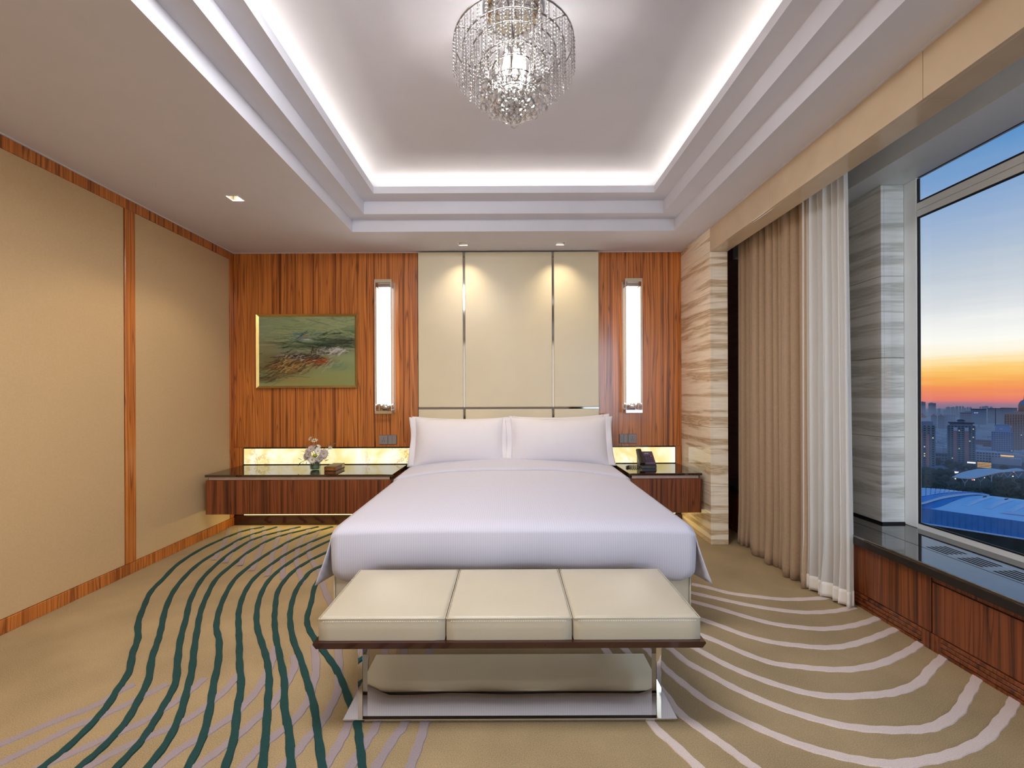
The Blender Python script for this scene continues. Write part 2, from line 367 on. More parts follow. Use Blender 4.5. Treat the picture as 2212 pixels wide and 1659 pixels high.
# ------------------------------------------------------------------ mesh helpers
OFF = {}
class MB:
    def __init__(s): s.v = []; s.f = []; s.sm = []
    def add(s, vs, fs, smooth=False):
        o = len(s.v); s.v += [tuple(v) for v in vs]; s.f += [tuple(i+o for i in f) for f in fs]; s.sm += [smooth]*len(fs); return s
    def box(s, x0, x1, y0, y1, z0, z1):
        vs = [(x, y, z) for z in (z0, z1) for y in (y0, y1) for x in (x0, x1)]
        return s.add(vs, [(0, 2, 3, 1), (4, 5, 7, 6), (0, 1, 5, 4), (2, 6, 7, 3), (0, 4, 6, 2), (1, 3, 7, 5)])
    def bbox(s, x0, x1, y0, y1, z0, z1, r=0.004, seg=2, sm=False):
        bm = bmesh.new()
        t = MB().box(x0, x1, y0, y1, z0, z1)
        vs = [bm.verts.new(v) for v in t.v]
        for f in t.f: bm.faces.new([vs[i] for i in f])
        bmesh.ops.bevel(bm, geom=list(bm.edges), offset=r, segments=seg, affect='EDGES', profile=0.5)
        bm.verts.index_update()
        s.add([tuple(v.co) for v in bm.verts], [[v.index for v in f.verts] for f in bm.faces], sm)
        bm.free(); return s
    def grid(s, fn, nu, nv, smooth=True, flip=False, wrapu=False):
        vs = [fn(i/nu, j/nv) for j in range(nv+1) for i in range(nu+(0 if wrapu else 1))]
        w = nu if wrapu else nu+1
        fs = []
        for j in range(nv):
            for i in range(nu):
                a, b_ = j*w+i, j*w+(i+1) % w
                q = (a, b_, b_+w, a+w); fs.append(q[::-1] if flip else q)
        return s.add(vs, fs, smooth)
    def tube(s, pts, r, n=8, cap=True, smooth=True, closed=False):
        pts = [Vector(p) for p in pts]; m = len(pts); rr = r if hasattr(r, '__len__') else [r]*m
        rings = []; up = None
        for i, p in enumerate(pts):
            if closed: d = pts[(i+1) % m]-pts[i-1]
            else: d = pts[min(i+1, m-1)]-pts[max(i-1, 0)]
            d.normalize()
            if up is None:
                up = Vector((0, 0, 1)) if abs(d.z) < 0.9 else Vector((1, 0, 0))
            a = d.cross(up).normalized(); up = a.cross(d).normalized()
            rings.append([p+(a*math.cos(2*pi*k/n)+up*math.sin(2*pi*k/n))*rr[i] for k in range(n)])
        vs = [v for g in rings for v in g]; fs = []
        for i in range(m if closed else m-1):
            j = (i+1) % m
            for k in range(n): fs.append((i*n+k, i*n+(k+1) % n, j*n+(k+1) % n, j*n+k))
        s.add(vs, fs, smooth)
        if cap and not closed:
            o = len(s.v)-len(vs); s.f += [tuple(o+k for k in range(n))[::-1], tuple(o+(m-1)*n+k for k in range(n))]; s.sm += [False]*2
        return s
    def lathe(s, prof, n=16, c=(0, 0, 0), smooth=True):
        vs = [(c[0]+r*math.cos(2*pi*k/n), c[1]+r*math.sin(2*pi*k/n), c[2]+z) for r, z in prof for k in range(n)]
        fs = [(j*n+k, j*n+(k+1) % n, (j+1)*n+(k+1) % n, (j+1)*n+k) for j in range(len(prof)-1) for k in range(n)]
        return s.add(vs, fs, smooth)
    def prism(s, poly, axis, a, b, smooth=False):
        """poly: 2D loop; axis 'x','y','z' gives the extrusion direction"""
        def p3(p, t): return {'x': (t, p[0], p[1]), 'y': (p[0], t, p[1]), 'z': (p[0], p[1], t)}[axis]
        n = len(poly); vs = [p3(p, a) for p in poly]+[p3(p, b) for p in poly]
        fs = [tuple(range(n))[::-1], tuple(range(n, 2*n))]+[(i, (i+1) % n, (i+1) % n+n, i+n) for i in range(n)]
        return s.add(vs, fs, smooth)
    def xf(s, M):
        s.v = [tuple(M @ Vector(v)) for v in s.v]; return s
def thing(name, label, cat, loc, group=None):
    o = bpy.data.objects.new(name, None); COL.objects.link(o); o.location = loc; o.empty_display_size = 0.1
    o['label'] = label; o['category'] = cat
    if group: o['group'] = group
    OFF[o.name] = Vector(loc); return o
def build(name, mb, mat, parent=None, label=None, kind=None, fix=True):
    off = OFF[parent.name] if parent is not None else Vector((0, 0, 0))
    me = bpy.data.meshes.new(name)
    me.from_pydata([tuple(Vector(v)-off) for v in mb.v], [], mb.f)
    me.polygons.foreach_set('use_smooth', mb.sm)
    if fix:
        bm = bmesh.new(); bm.from_mesh(me); bmesh.ops.recalc_face_normals(bm, faces=bm.faces); bm.to_mesh(me); bm.free()
    me.materials.append(mat)
    me.update()
    o = bpy.data.objects.new(name, me); COL.objects.link(o)
    if parent is not None: o.parent = parent
    OFF[o.name] = off
    if label: o['label'] = label
    if kind: o['kind'] = kind
    return o
def single(name, mb, mat, label, cat, group=None, kind=None):
    o = build(name, mb, mat)
    o['label'] = label; o['category'] = cat
    if group: o['group'] = group
    if kind: o['kind'] = kind
    return o
def struct(name, mb, mat, parent=None):
    return build(name, mb, mat, parent, kind='structure' if parent is None else None)
def share(src, parent, loc, rotz=0.0, name=None):
    o = src.copy(); COL.objects.link(o); o.parent = parent; o.location = Vector(loc)-OFF[parent.name]; o.rotation_euler = (0, 0, rotz); return o
def catmull(p, n=6):
    p = [Vector(q) for q in p]; q = [p[0]*2-p[1]]+p+[p[-1]*2-p[-2]]; out = []
    for i in range(1, len(q)-2):
        a, b_, c, d = q[i-1], q[i], q[i+1], q[i+2]
        for k in range(n):
            t = k/n
            out.append(0.5*((2*b_)+(c-a)*t+(2*a-5*b_+4*c-d)*t*t+(3*b_-a-3*c+d)*t**3))
    out.append(p[-1]); return out
def empty_parent(name, loc=(0, 0, 0)):
    o = bpy.data.objects.new(name, None); COL.objects.link(o); o.location = loc; OFF[o.name] = Vector(loc); o['kind'] = 'structure'; return o
# ------------------------------------------------------------------ room shell
XL, XR, YB, H = -2.784, 1.7495, 4.5, 2.7515
YF = -2.3
floor = struct('floor', MB().box(XL-0.2, 2.75, YF-0.2, YB+0.2, -0.12, 0.0), M_carpet)
TEAL=[
[(-1.64,1.57),(-1.64,1.64),(-1.66,1.76),(-1.69,1.86),(-1.74,1.97),(-1.8,2.1),(-1.91,2.25),(-2.0,2.39),(-2.14,2.56),(-2.27,2.76),(-2.39,2.96),(-2.47,3.17),(-2.57,3.44),(-2.62,3.73),(-2.62,3.98),(-2.57,4.28),(-2.44,4.42)],
[(-1.51,1.57),(-1.51,1.65),(-1.53,1.76),(-1.58,1.88),(-1.66,2.04),(-1.78,2.21),(-1.87,2.36),(-1.96,2.5),(-2.1,2.71),(-2.24,2.96),(-2.35,3.23),(-2.42,3.49),(-2.44,3.77),(-2.44,4.11),(-2.31,4.42)],
[(-1.38,1.57),(-1.39,1.67),(-1.42,1.77),(-1.46,1.88),(-1.52,2.02),(-1.63,2.18),(-1.77,2.39),(-1.9,2.61),(-2.04,2.84),(-2.18,3.14),(-2.26,3.41),(-2.32,3.73),(-2.31,4.09),(-2.08,4.42)],
[(-1.27,1.56),(-1.29,1.67),(-1.34,1.8),(-1.42,1.95),(-1.51,2.11),(-1.62,2.28),(-1.75,2.49),(-1.87,2.69),(-1.98,2.91),(-2.09,3.17),(-2.14,3.44),(-2.18,3.76),(-2.14,4.11),(-1.9,4.42)],
[(-1.13,1.56),(-1.17,1.69),(-1.25,1.85),(-1.34,2.01),(-1.43,2.18),(-1.55,2.37),(-1.65,2.5),(-1.76,2.69),(-1.87,2.93),(-1.96,3.19),(-1.99,3.47),(-1.99,3.76),(-1.94,4.11),(-1.76,4.42)],
[(-1.0,1.56),(-1.05,1.69),(-1.13,1.84),(-1.21,2.0),(-1.32,2.17),(-1.43,2.35),(-1.55,2.54),(-1.65,2.71),(-1.75,2.93),(-1.82,3.16),(-1.84,3.4),(-1.83,3.72),(-1.75,4.01),(-1.64,4.3)],
[(-0.87,1.56),(-0.94,1.71),(-1.03,1.89),(-1.1,2.03),(-1.19,2.18),(-1.29,2.32),(-1.42,2.5),(-1.53,2.69),(-1.63,2.91),(-1.7,3.14),(-1.72,3.37),(-1.7,3.64),(-1.64,3.92),(-1.49,4.3)],
[(-0.77,1.56),(-0.85,1.71),(-0.95,1.87),(-1.03,2.03),(-1.13,2.19),(-1.25,2.38),(-1.36,2.57),(-1.44,2.73),(-1.54,2.95),(-1.59,3.16),(-1.6,3.37),(-1.54,3.64),(-1.39,4.01)],
[(-0.66,1.56),(-0.74,1.71),(-0.82,1.86),(-0.92,2.02),(-1.03,2.19),(-1.16,2.38),(-1.28,2.59),(-1.36,2.77),(-1.43,2.98),(-1.46,3.16),(-1.46,3.35),(-1.27,3.68)],
[(-0.52,1.56),(-0.57,1.68),(-0.61,1.77),(-0.67,1.87),(-0.75,2.0),(-0.83,2.12),(-0.92,2.23),(-1.02,2.35),(-1.12,2.48),(-1.19,2.61),(-1.25,2.8),(-1.34,3.08),(-1.34,3.35),(-1.17,3.73)],
]
LILAC=[
[(-1.91,1.66),(-1.86,1.73),(-1.81,1.8),(-1.74,1.88),(-1.73,1.94),(-1.7,2.01)],
[(-1.81,1.58),(-1.76,1.67),(-1.72,1.75),(-1.67,1.8),(-1.62,1.88),(-1.58,1.95),(-1.55,2.01)],
[(-1.65,1.56),(-1.6,1.62),(-1.54,1.69),(-1.48,1.76),(-1.44,1.84),(-1.42,1.92),(-1.41,1.99),(-1.41,2.05)],
[(-1.48,1.56),(-1.45,1.62),(-1.39,1.69),(-1.32,1.76),(-1.28,1.84),(-1.26,1.96),(-1.27,2.08)],
[(-1.24,1.56),(-1.22,1.63),(-1.18,1.7),(-1.14,1.78),(-1.12,1.86),(-1.12,1.98),(-1.15,2.12),(-1.18,2.21),(-1.22,2.31)],
[(-1.1,1.56),(-1.07,1.63),(-1.04,1.71),(-1.02,1.8),(-1.0,1.88),(-1.01,2.0),(-1.03,2.12),(-1.08,2.23)],
[(-0.94,1.56),(-0.93,1.63),(-0.9,1.7),(-0.87,1.77),(-0.86,1.87),(-0.88,1.97),(-0.92,2.11),(-1.02,2.32)],
[(-0.8,1.56),(-0.78,1.62),(-0.77,1.69),(-0.75,1.77),(-0.75,1.87),(-0.76,1.96),(-0.81,2.11),(-0.88,2.28)],
[(-2.78,4.42),(-2.55,3.98),(-2.42,3.69),(-2.35,3.53)],
[(-2.68,4.42),(-2.5,4.11),(-2.35,3.77),(-2.22,3.47)],
[(-2.56,4.42),(-2.35,4.06),(-2.21,3.73),(-2.07,3.41)],
[(-2.44,4.42),(-2.22,4.02),(-2.06,3.65),(-1.92,3.31)],
[(-2.29,4.42),(-2.16,4.16),(-1.96,3.68),(-1.85,3.44),(-1.75,3.21)],
[(-2.15,4.42),(-2.04,4.11),(-1.87,3.68),(-1.72,3.37),(-1.61,3.16)],
[(-1.98,4.41),(-1.85,3.92),(-1.71,3.57),(-1.55,3.28),(-1.43,3.08)],
[(-1.84,4.3),(-1.75,3.88),(-1.62,3.61),(-1.47,3.37)],
[(-1.43,3.34),(-1.28,3.05),(-1.15,2.83),(-1.05,2.68)],
[(-0.65,1.56),(-0.64,1.65),(-0.64,1.75),(-0.66,1.94),(-0.7,2.14),(-0.74,2.27),(-0.84,2.58)],
[(-0.56,1.56),(-0.54,1.68),(-0.53,1.76),(-0.57,2.0),(-0.64,2.27),(-0.73,2.58)],
[(-0.47,1.56),(-0.44,1.69),(-0.42,1.77),(-0.46,2.0),(-0.54,2.27),(-0.62,2.58)],
[(-0.35,1.56),(-0.34,1.67),(-0.34,1.77),(-0.36,2.0),(-0.41,2.27),(-0.5,2.57)],
]
PALE=[
[(1.25,3.05),(1.33,3.0),(1.44,2.91),(1.58,2.86),(1.72,2.82),(1.87,2.82),(2.04,2.84),(2.16,2.88)],
[(1.19,2.92),(1.33,2.83),(1.46,2.75),(1.59,2.69),(1.73,2.65),(1.86,2.65),(1.98,2.67),(2.1,2.71)],
[(1.14,2.8),(1.27,2.7),(1.38,2.6),(1.49,2.52),(1.61,2.48),(1.73,2.46),(1.87,2.48),(2.0,2.52),(2.14,2.58)],
[(1.08,2.6),(1.18,2.5),(1.27,2.4),(1.38,2.33),(1.49,2.3),(1.6,2.28),(1.72,2.29),(1.87,2.34),(2.01,2.4),(2.14,2.46)],
[(1.0,2.44),(1.1,2.33),(1.18,2.23),(1.27,2.15),(1.38,2.12),(1.49,2.1),(1.62,2.1),(1.78,2.14),(1.94,2.21),(2.06,2.27),(2.16,2.33)],
[(0.93,2.31),(1.01,2.18),(1.08,2.09),(1.18,2.0),(1.3,1.93),(1.42,1.91),(1.58,1.92),(1.69,1.94),(1.84,2.0),(1.99,2.1),(2.12,2.18),(2.18,2.22)],
[(0.78,2.37),(0.82,2.28),(0.86,2.16),(0.93,2.06),(1.0,1.96),(1.1,1.86),(1.2,1.79),(1.31,1.74),(1.43,1.72),(1.57,1.72),(1.67,1.74),(1.82,1.81),(1.95,1.9),(2.08,1.99),(2.16,2.05)],
[(0.67,2.38),(0.7,2.28),(0.72,2.19),(0.74,2.1),(0.78,2.0),(0.83,1.89),(0.89,1.81),(0.98,1.72),(1.07,1.65),(1.17,1.6),(1.27,1.57),(1.36,1.56),(1.5,1.58),(1.62,1.61),(1.78,1.67),(1.94,1.76),(2.06,1.83),(2.16,1.9)],
[(0.55,2.51),(0.58,2.31),(0.63,2.11),(0.67,1.94),(0.69,1.82),(0.74,1.73),(0.79,1.65),(0.83,1.58),(0.86,1.53)],
[(0.42,2.52),(0.48,2.31),(0.54,1.99),(0.56,1.76),(0.61,1.65),(0.66,1.54)],
]

def stripe(pts, w, h, mat, nm):
    p = [Vector((a, b_, 0)) for a, b_ in pts]
    for end in (0, -1):
        if p[end].y < 1.70 and (end == 0 or p[end].x > 0.5):
            d = (p[0]-p[1]) if end == 0 else (p[-1]-p[-2])
            d = d.normalized()*0.1; base = p[end].copy()
            for k in range(1, 7):
                if end == 0: p.insert(0, base+d*k)
                else: p.append(base+d*k)
    c = catmull(p, 5); mb = MB(); vs = []
    for i, q in enumerate(c):
        d = (c[min(i+1, len(c)-1)]-c[max(i-1, 0)]).normalized(); n = Vector((-d.y, d.x, 0))
        ww = w*(1+0.10*math.sin(i*1.7+p[0].x*9))/2
        for k, z in ((-1, -0.004), (-0.82, h), (0.82, h), (1, -0.004)):
            r_ = q+n*ww*k; vs.append((r_.x, r_.y, z))
    fs = [(i*4+k, i*4+k+1, i*4+k+5, i*4+k+4) for i in range(len(c)-1) for k in range(3)]
    mb.add(vs, fs); build(nm, mb, mat, floor)
for q in PALE: stripe(q, 0.042, 0.004, M_pale, 'carpet_stripe')
for q in LILAC: stripe(q, 0.042, 0.004, M_lilac, 'carpet_stripe')
for q in TEAL: stripe(q, 0.033, 0.0065, M_teal, 'carpet_stripe')

# back wall: veneer panels on a carcass
wall_back = struct('wall_back', MB().box(XL-0.2, 2.75, YB+0.018, YB+0.2, -0.1, 3.4), M_dark)
g = 0.0022
for x0, x1 in ((XL, -2.158), (-2.158, -1.53), (-1.53, -0.916), (-0.916, 0.0), (0.0, 0.908), (0.908, XR)):
    build('veneer_panel', MB().bbox(x0+g, x1-g, YB, YB+0.02, 0.785, H, 0.001, 1), M_wood, wall_back)
for x0, x1 in ((XL, -2.69), (-0.985, 1.027), (1.688, XR)):
    build('veneer_panel', MB().box(x0, x1, YB, YB+0.02, 0.14, 0.783), M_wood, wall_back)
struct('baseboard_back', MB().bbox(XL, XR, YB-0.012, YB+0.02, 0.0, 0.092, 0.002, 1), M_dark)
# left wall: woven panels between veneer rails and stiles
wall_left = struct('wall_left', MB().box(XL-0.2, XL-0.012, YF-0.2, YB+0.02, -0.1, 3.4), M_dark)
for y0, y1 in ((YF, 0.15), (0.242, 3.222), (3.318, 4.437)):
    build('woven_panel', MB().bbox(XL-0.02, XL-0.004, y0, y1, 0.082, H-0.078, 0.002, 1), M_linen, wall_left)
for y0, y1 in ((0.152, 0.24), (3.228, 3.316), (4.439, 4.5)):
    build('stile', MB().bbox(XL-0.02, XL+0.002, y0, y1, 0.082, H-0.078, 0.002, 1), M_wood, wall_left)
build('top_rail', MB().bbox(XL-0.02, XL+0.002, YF, YB, H-0.078, H-0.006, 0.002, 1), M_wood, wall_left)
struct('baseboard_left', MB().bbox(XL-0.02, XL+0.006, YF, YB-0.01, 0.0, 0.08, 0.002, 1), M_wood)
struct('trim_1', MB().box(XL, XL+0.012, YF, YB, H-0.007, H+0.001), M_plaster)
struct('trim_2', MB().box(XL, XR, YB-0.008, YB, H-0.005, H+0.001), M_plaster)
# wall behind the viewer
M_rear = simple('beige_wall', lin(206, 190, 166), 0.8, 0.03, 5)
struct('wall_front', MB().box(XL-0.2, 2.75, YF-0.2, YF, -0.1, 3.4), M_rear)
# right wall: marble pier and the beam over the window opening
YP, ZB, XR2 = 3.855, 2.5419, 1.902
wall_right = struct('wall_right', MB().box(XR+0.012, XR2-0.012, YP+0.012, YB+0.1, -0.05, 3.3).box(XR+0.012, XR2-0.012, YF, YP+0.05, ZB+0.012, 3.3), M_rear)
zs = [0.0, 0.502, 1.015, 1.53, 2.044, ZB]
for a, b_ in zip(zs[:-1], zs[1:]):
    build('marble_slab', MB().bbox(XR, XR+0.02, YP, YB+0.018, a+0.001, b_-0.001, 0.0012, 1), M_stone, wall_right)
    build('marble_slab', MB().bbox(XR+0.0205, XR2, YP, YP+0.02, a+0.001, b_-0.001, 0.0012, 1), M_stone, wall_right)
build('marble_slab', MB().bbox(XR, XR+0.02, YP, YB+0.018, ZB+0.001, H+0.03, 0.0012, 1), M_stone, wall_right)
build('marble_slab', MB().bbox(XR2-0.02, XR2, YP+0.0205, YB, 0.0, 3.2, 0.0012, 1), M_beam, wall_right)
ys = [YP, 2.975, 1.873, 0.77, -0.33, -1.43, YF]
for a, b_ in zip(ys[:-1], ys[1:]):
    build('marble_slab', MB().bbox(XR, XR+0.02, b_+0.001, a-0.001, ZB, H+0.03, 0.0012, 1), M_beam, wall_right)
    build('marble_slab', MB().bbox(XR+0.0205, XR2, b_+0.001, a-0.001, ZB, ZB+0.02, 0.0012, 1), M_beam, wall_right)
struct('trim_3', MB().box(XR-0.012, XR, YF, YB, H-0.007, H+0.001), M_plaster)

# ceiling: stepped tray with a lit cove
def frame(o, i, z0, z1):
    (a0, a1, b0, b1), (c0, c1, d0, d1) = o, i
    m = MB()
    m.box(a0, c0, b0, b1, z0, z1); m.box(c1, a1, b0, b1, z0, z1); m.box(c0, c1, b0, d0, z0, z1); m.box(c0, c1, d1, b1, z0, z1)
    return m
R0 = (XL-0.1, XR+0.014, YF-0.1, YB+0.1)
R1 = (-1.376, 1.467, 0.28, 3.928)
R2 = (-1.232, 1.329, 0.42, 3.80)
R3 = (TX0, TX1, TY0, TY1)
H1, H2, H3 = 2.856, 2.964, 3.125
def plate(rect, holes, z0, z1):
    """slab with rectangular openings, each opening with its own reveal"""
    xs = sorted({rect[0], rect[1]} | {h_[0] for h_ in holes} | {h_[1] for h_ in holes})
    ys = sorted({rect[2], rect[3]} | {h_[2] for h_ in holes} | {h_[3] for h_ in holes})
    solid = lambda i, j: 0 <= i < len(xs)-1 and 0 <= j < len(ys)-1 and not any(h_[0] <= (xs[i]+xs[i+1])/2 <= h_[1] and h_[2] <= (ys[j]+ys[j+1])/2 <= h_[3] for h_ in holes)
    m = MB()
    for i in range(len(xs)-1):
        for j in range(len(ys)-1):
            if not solid(i, j): continue
            a, b_, c, d = xs[i], xs[i+1], ys[j], ys[j+1]
            m.add([(a, c, z0), (a, d, z0), (b_, d, z0), (b_, c, z0)], [(0, 1, 2, 3)]); m.add([(a, c, z1), (b_, c, z1), (b_, d, z1), (a, d, z1)], [(0, 1, 2, 3)])
            for (p, q), nb in ((((a, c), (b_, c)), (i, j-1)), (((b_, c), (b_, d)), (i+1, j)), (((b_, d), (a, d)), (i, j+1)), (((a, d), (a, c)), (i-1, j))):
                if not solid(*nb): m.add([(*p, z0), (*q, z0), (*q, z1), (*p, z1)], [(0, 1, 2, 3)])
    return m
ceiling = build('ceiling', plate(R0, [R1]+[(x-0.0405, x+0.0405, y-0.0405, y+0.0405) for x, y in DL], H, H1), M_plaster, kind='structure', fix=False)
build('ceiling_step', frame((R1[0]-0.2, R1[1]+0.2, R1[2]-0.2, R1[3]+0.2), R2, H1, H2), M_plaster, ceiling)
build('cove_shelf', frame((R2[0]-0.25, R2[1]+0.25, R2[2]-0.25, R2[3]+0.25), (R3[0]-0.0122, R3[1]+0.0122, R3[2]-0.0122, R3[3]+0.0122), H2, H2+0.012), M_plaster, ceiling)
lip = MB()
for b4 in ((R3[0]-0.012, R3[0], R3[2], R3[3]), (R3[1], R3[1]+0.012, R3[2], R3[3]), (R3[0]-0.012, R3[1]+0.012, R3[2]-0.012, R3[2]), (R3[0]-0.012, R3[1]+0.012, R3[3], R3[3]+0.012)):
    lip.box(*b4, H2, H2+0.058)
build('cove_lip', lip, M_plaster, ceiling)
build('raised_ceiling', MB().box(XL-0.1, XR2-0.02, YF, YB+0.1, H3, H3+0.1), M_plaster, ceiling)
build('cove_back', frame((R2[0]-0.3, R2[1]+0.3, R2[2]-0.3, R2[3]+0.3), (R3[0]-0.2, R3[1]+0.2, R3[2]-0.2, R3[3]+0.2), H2+0.012, H3), M_plaster, ceiling)

# window bay: curtain pocket, bulkhead, bay ceiling, pillar, window, sill
ZS, XS, XPAN, XW = 0.445, 2.095, 2.142, 2.60
ceil_bay = struct('ceiling_bay', MB().box(2.285, XW+0.03, YF, YB+0.1, 2.675, 3.2).box(1.88, 2.30, YF, YB+0.1, 2.95, 3.2), M_white)
YW = 2.893
wall_bay = struct('wall_bay', MB().box(2.462, 2.628, YW+0.045, YB+0.05, ZS-0.02, 2.70), M_rear)
zj = [ZS+0.012, 1.017, 1.538, 2.075, 2.675]
for a, b_ in zip(zj[:-1], zj[1:]):
    build('marble_slab', MB().bbox(2.45, 2.47, YW+0.028, YB, a+0.0015, b_-0.0015, 0.0012, 1), M_stoneg, wall_bay)
    build('marble_slab', MB().bbox(2.4705, 2.60, YW+0.028, YW+0.048, a+0.0015, b_-0.0015, 0.0012, 1), M_stoneg, wall_bay)
build('plinth_strip', MB().box(2.446, 2.62, YW+0.024, YW+0.03, ZS, ZS+0.012).box(2.446, 2.452, YW+0.024, YB, ZS, ZS+0.012), M_black, wall_bay)

window_1 = empty_parent('window_1', (XW, 1.0, ZS))
FY0, FY1, ZT = -2.0, YW, 2.675
def wpart(n, mb, m, par=None, lab=None): return build(n, mb, m, par or window_1, lab)
wpart('frame_jamb', MB().bbox(XW, XW+0.03, YW-0.062, YW+0.03, ZS, ZT, 0.003, 1), M_alu)
wpart('frame_jamb', MB().bbox(XW, XW+0.03, FY0, FY0+0.07, ZS, ZT, 0.003, 1), M_alu)
wpart('frame_sill', MB().prism([(XW, ZS-0.01), (XW+0.03, ZS-0.01), (XW+0.03, ZS+0.03), (XW, ZS+0.03)], 'y', FY0+0.071, YW-0.063), M_alu)
for z0, z1 in ((2.425, 2.466), (2.469, 2.512)):
    wpart('frame_transom', MB().bbox(XW, XW+0.03, FY0+0.071, YW-0.063, z0, z1, 0.003, 1), M_alu)
wpart('frame_post', MB().bbox(XW, XW+0.03, 0.30, 0.37, ZS+0.031, 2.424, 0.003, 1), M_alu)
for n, y0, y1, z0, z1 in (('pane', 0.371, YW-0.066, ZS+0.031, 2.423), ('pane', FY0+0.072, 0.299, ZS+0.031, 2.423), ('pane', FY0+0.072, YW-0.066, 2.514, ZT)):
    p = wpart('pane', MB().box(XW+0.0135, XW+0.0185, y0, y1, z0, z1), M_pane)
    gk = MB(); t = 0.009
    gk.box(XW+0.003, XW+0.013, y0, y1, z0, z0+t).box(XW+0.003, XW+0.013, y0, y1, z1-(t if z0 < 2 else 0.001), z1).box(XW+0.003, XW+0.013, y0, y0+t, z0+t, z1-t).box(XW+0.003, XW+0.013, y1-t, y1, z0+t, z1-t)
    wpart('gasket', gk, M_black, None, 'black rubber gasket')
struct('wall_window', MB().box(XW+0.02, 2.75, YF, YB, -0.1, ZS-0.03).box(XW+0.0, 2.75, YF-0.2, FY0, -0.1, 3.2), M_rear)

# sill bench: stone top with vent slots over veneered radiator casing
sill = thing('window_sill', 'polished black marble window sill with slotted vents over a veneered casing', 'sill', (XS, 1.0, 0))
# top split so that the vent slots are real openings
SX0, SX1 = 2.322, 2.448
SL0, SLD = 2.487, 0.172       # start of first slot group and pitch along the wall
top = MB()
top.bbox(XS, SX0-0.018, YF, YB-0.02, ZS-0.014, ZS, 0.003, 2)
top.box(SX1, XW+0.02, YF, YB-0.02, ZS-0.03, ZS)
build('stone_top', top, M_sill, sill)
build('stone_apron', MB().bbox(XS+0.001, XS+0.10, YF, YB-0.02, ZS-0.058, ZS-0.0145, 0.003, 1), M_sillm, sill)
ns = 5; pitch = (SX1-SX0)/ns
grille = MB()
for k in range(ns):
    x = SX0+pitch*k+0.006
    # slot in rows: solid pieces between the slots
    yy = YB-0.02
    starts = [SL0-SLD*j+0.0012*k for j in range(0, 26)]
    for st_ in starts:
        grille.box(x, x+0.0135, st_, yy, ZS-0.006, ZS); yy = st_-0.124
    grille.box(x, x+0.0135, YF, yy, ZS-0.006, ZS)
    grille.box(x+0.0135, SX0+pitch*(k+1)+0.006 if k < ns-1 else SX1, YF, YB-0.02, ZS-0.006, ZS)
grille.box(SX0-0.0145, SX0+0.006, YF, YB-0.02, ZS-0.006, ZS)
build('vent_grille', grille, M_sill, sill)
build('vent_shade_sheet', MB().box(SX0-0.03, SX1+0.01, YF, YB-0.03, ZS-0.050, ZS-0.046), M_hole, sill, 'black sheet painted as the shade under the vent slots')  # near-black sheet put in for the shade below the slots
yc = 2.256
for y0, y1, top_ in ((yc+0.004, YB-0.02, ZS-0.06), (yc-1.2, yc-0.004, ZS-0.099), (yc-2.4, yc-1.205, ZS-0.099)):
    build('casing_panel', MB().bbox(XPAN, XPAN+0.007, y0, y1, 0.088, top_, 0.0015, 1), M_wood2, sill)
build('top_rail', MB().bbox(XPAN, XPAN+0.007, YF, yc-0.004, ZS-0.093, ZS-0.059, 0.001, 1), M_wood2, sill)
for y0, y1 in ((yc+0.001, YB-0.02), (yc-1.2, yc-0.001), (YF, yc-1.202)):
    b_ = build('vent_base', MB().box(XPAN-0.004, XPAN+0.02, y0, y1, 0.0, 0.016).box(XPAN-0.004, XPAN+0.02, y0, y0+0.05, 0.016, 0.086).box(XPAN-0.004, XPAN+0.02, y1-0.05, y1, 0.016, 0.086), M_wood2, sill)
    for z in (0.020, 0.0425, 0.065):
        build('vent_slat', MB().bbox(XPAN-0.004, XPAN+0.014, y0+0.0505, y1-0.0505, z, z+0.0185, 0.001, 1), M_wood2, b_)
build('casing_core', MB().box(XPAN+0.0075, XPAN+0.02, YF, YB-0.02, 0.088, ZS-0.06), M_hole, sill)
build('casing_back', MB().box(XPAN+0.0205, XPAN+0.03, YF, YB-0.02, 0.0, ZS-0.06), M_hole, sill)
# ------------------------------------------------------------------ bed
bed = thing('bed', 'wide double bed with cream leather base against the panelled headboard', 'bed', (0.02, 3.4, 0))
def rrect(x0, x1, y0, y1, r, n=5):
    out = []
    for cx, cy, a in ((x1-r, y1-r, 0), (x0+r, y1-r, 90), (x0+r, y0+r, 180), (x1-r, y0+r, 270)):
        out += [(cx+r*math.cos(math.radians(a+90*k/n)), cy+r*math.sin(math.radians(a+90*k/n))) for k in range(n+1)]
    return out
build('bed_base', MB().bbox(-0.955, 0.985, 2.42, 4.40, 0.02, 0.348, 0.018, 3), M_leather, bed)
for x in (-0.953, 0.983): build('base_piping', MB().tube([(x, 2.419, 0.03), (x, 2.419, 0.32)], 0.004, 6), M_leather, bed)
build('mattress', MB().bbox(-0.93, 0.96, 2.46, 4.40, 0.35, 0.57, 0.05, 4, True), M_pillow, bed)
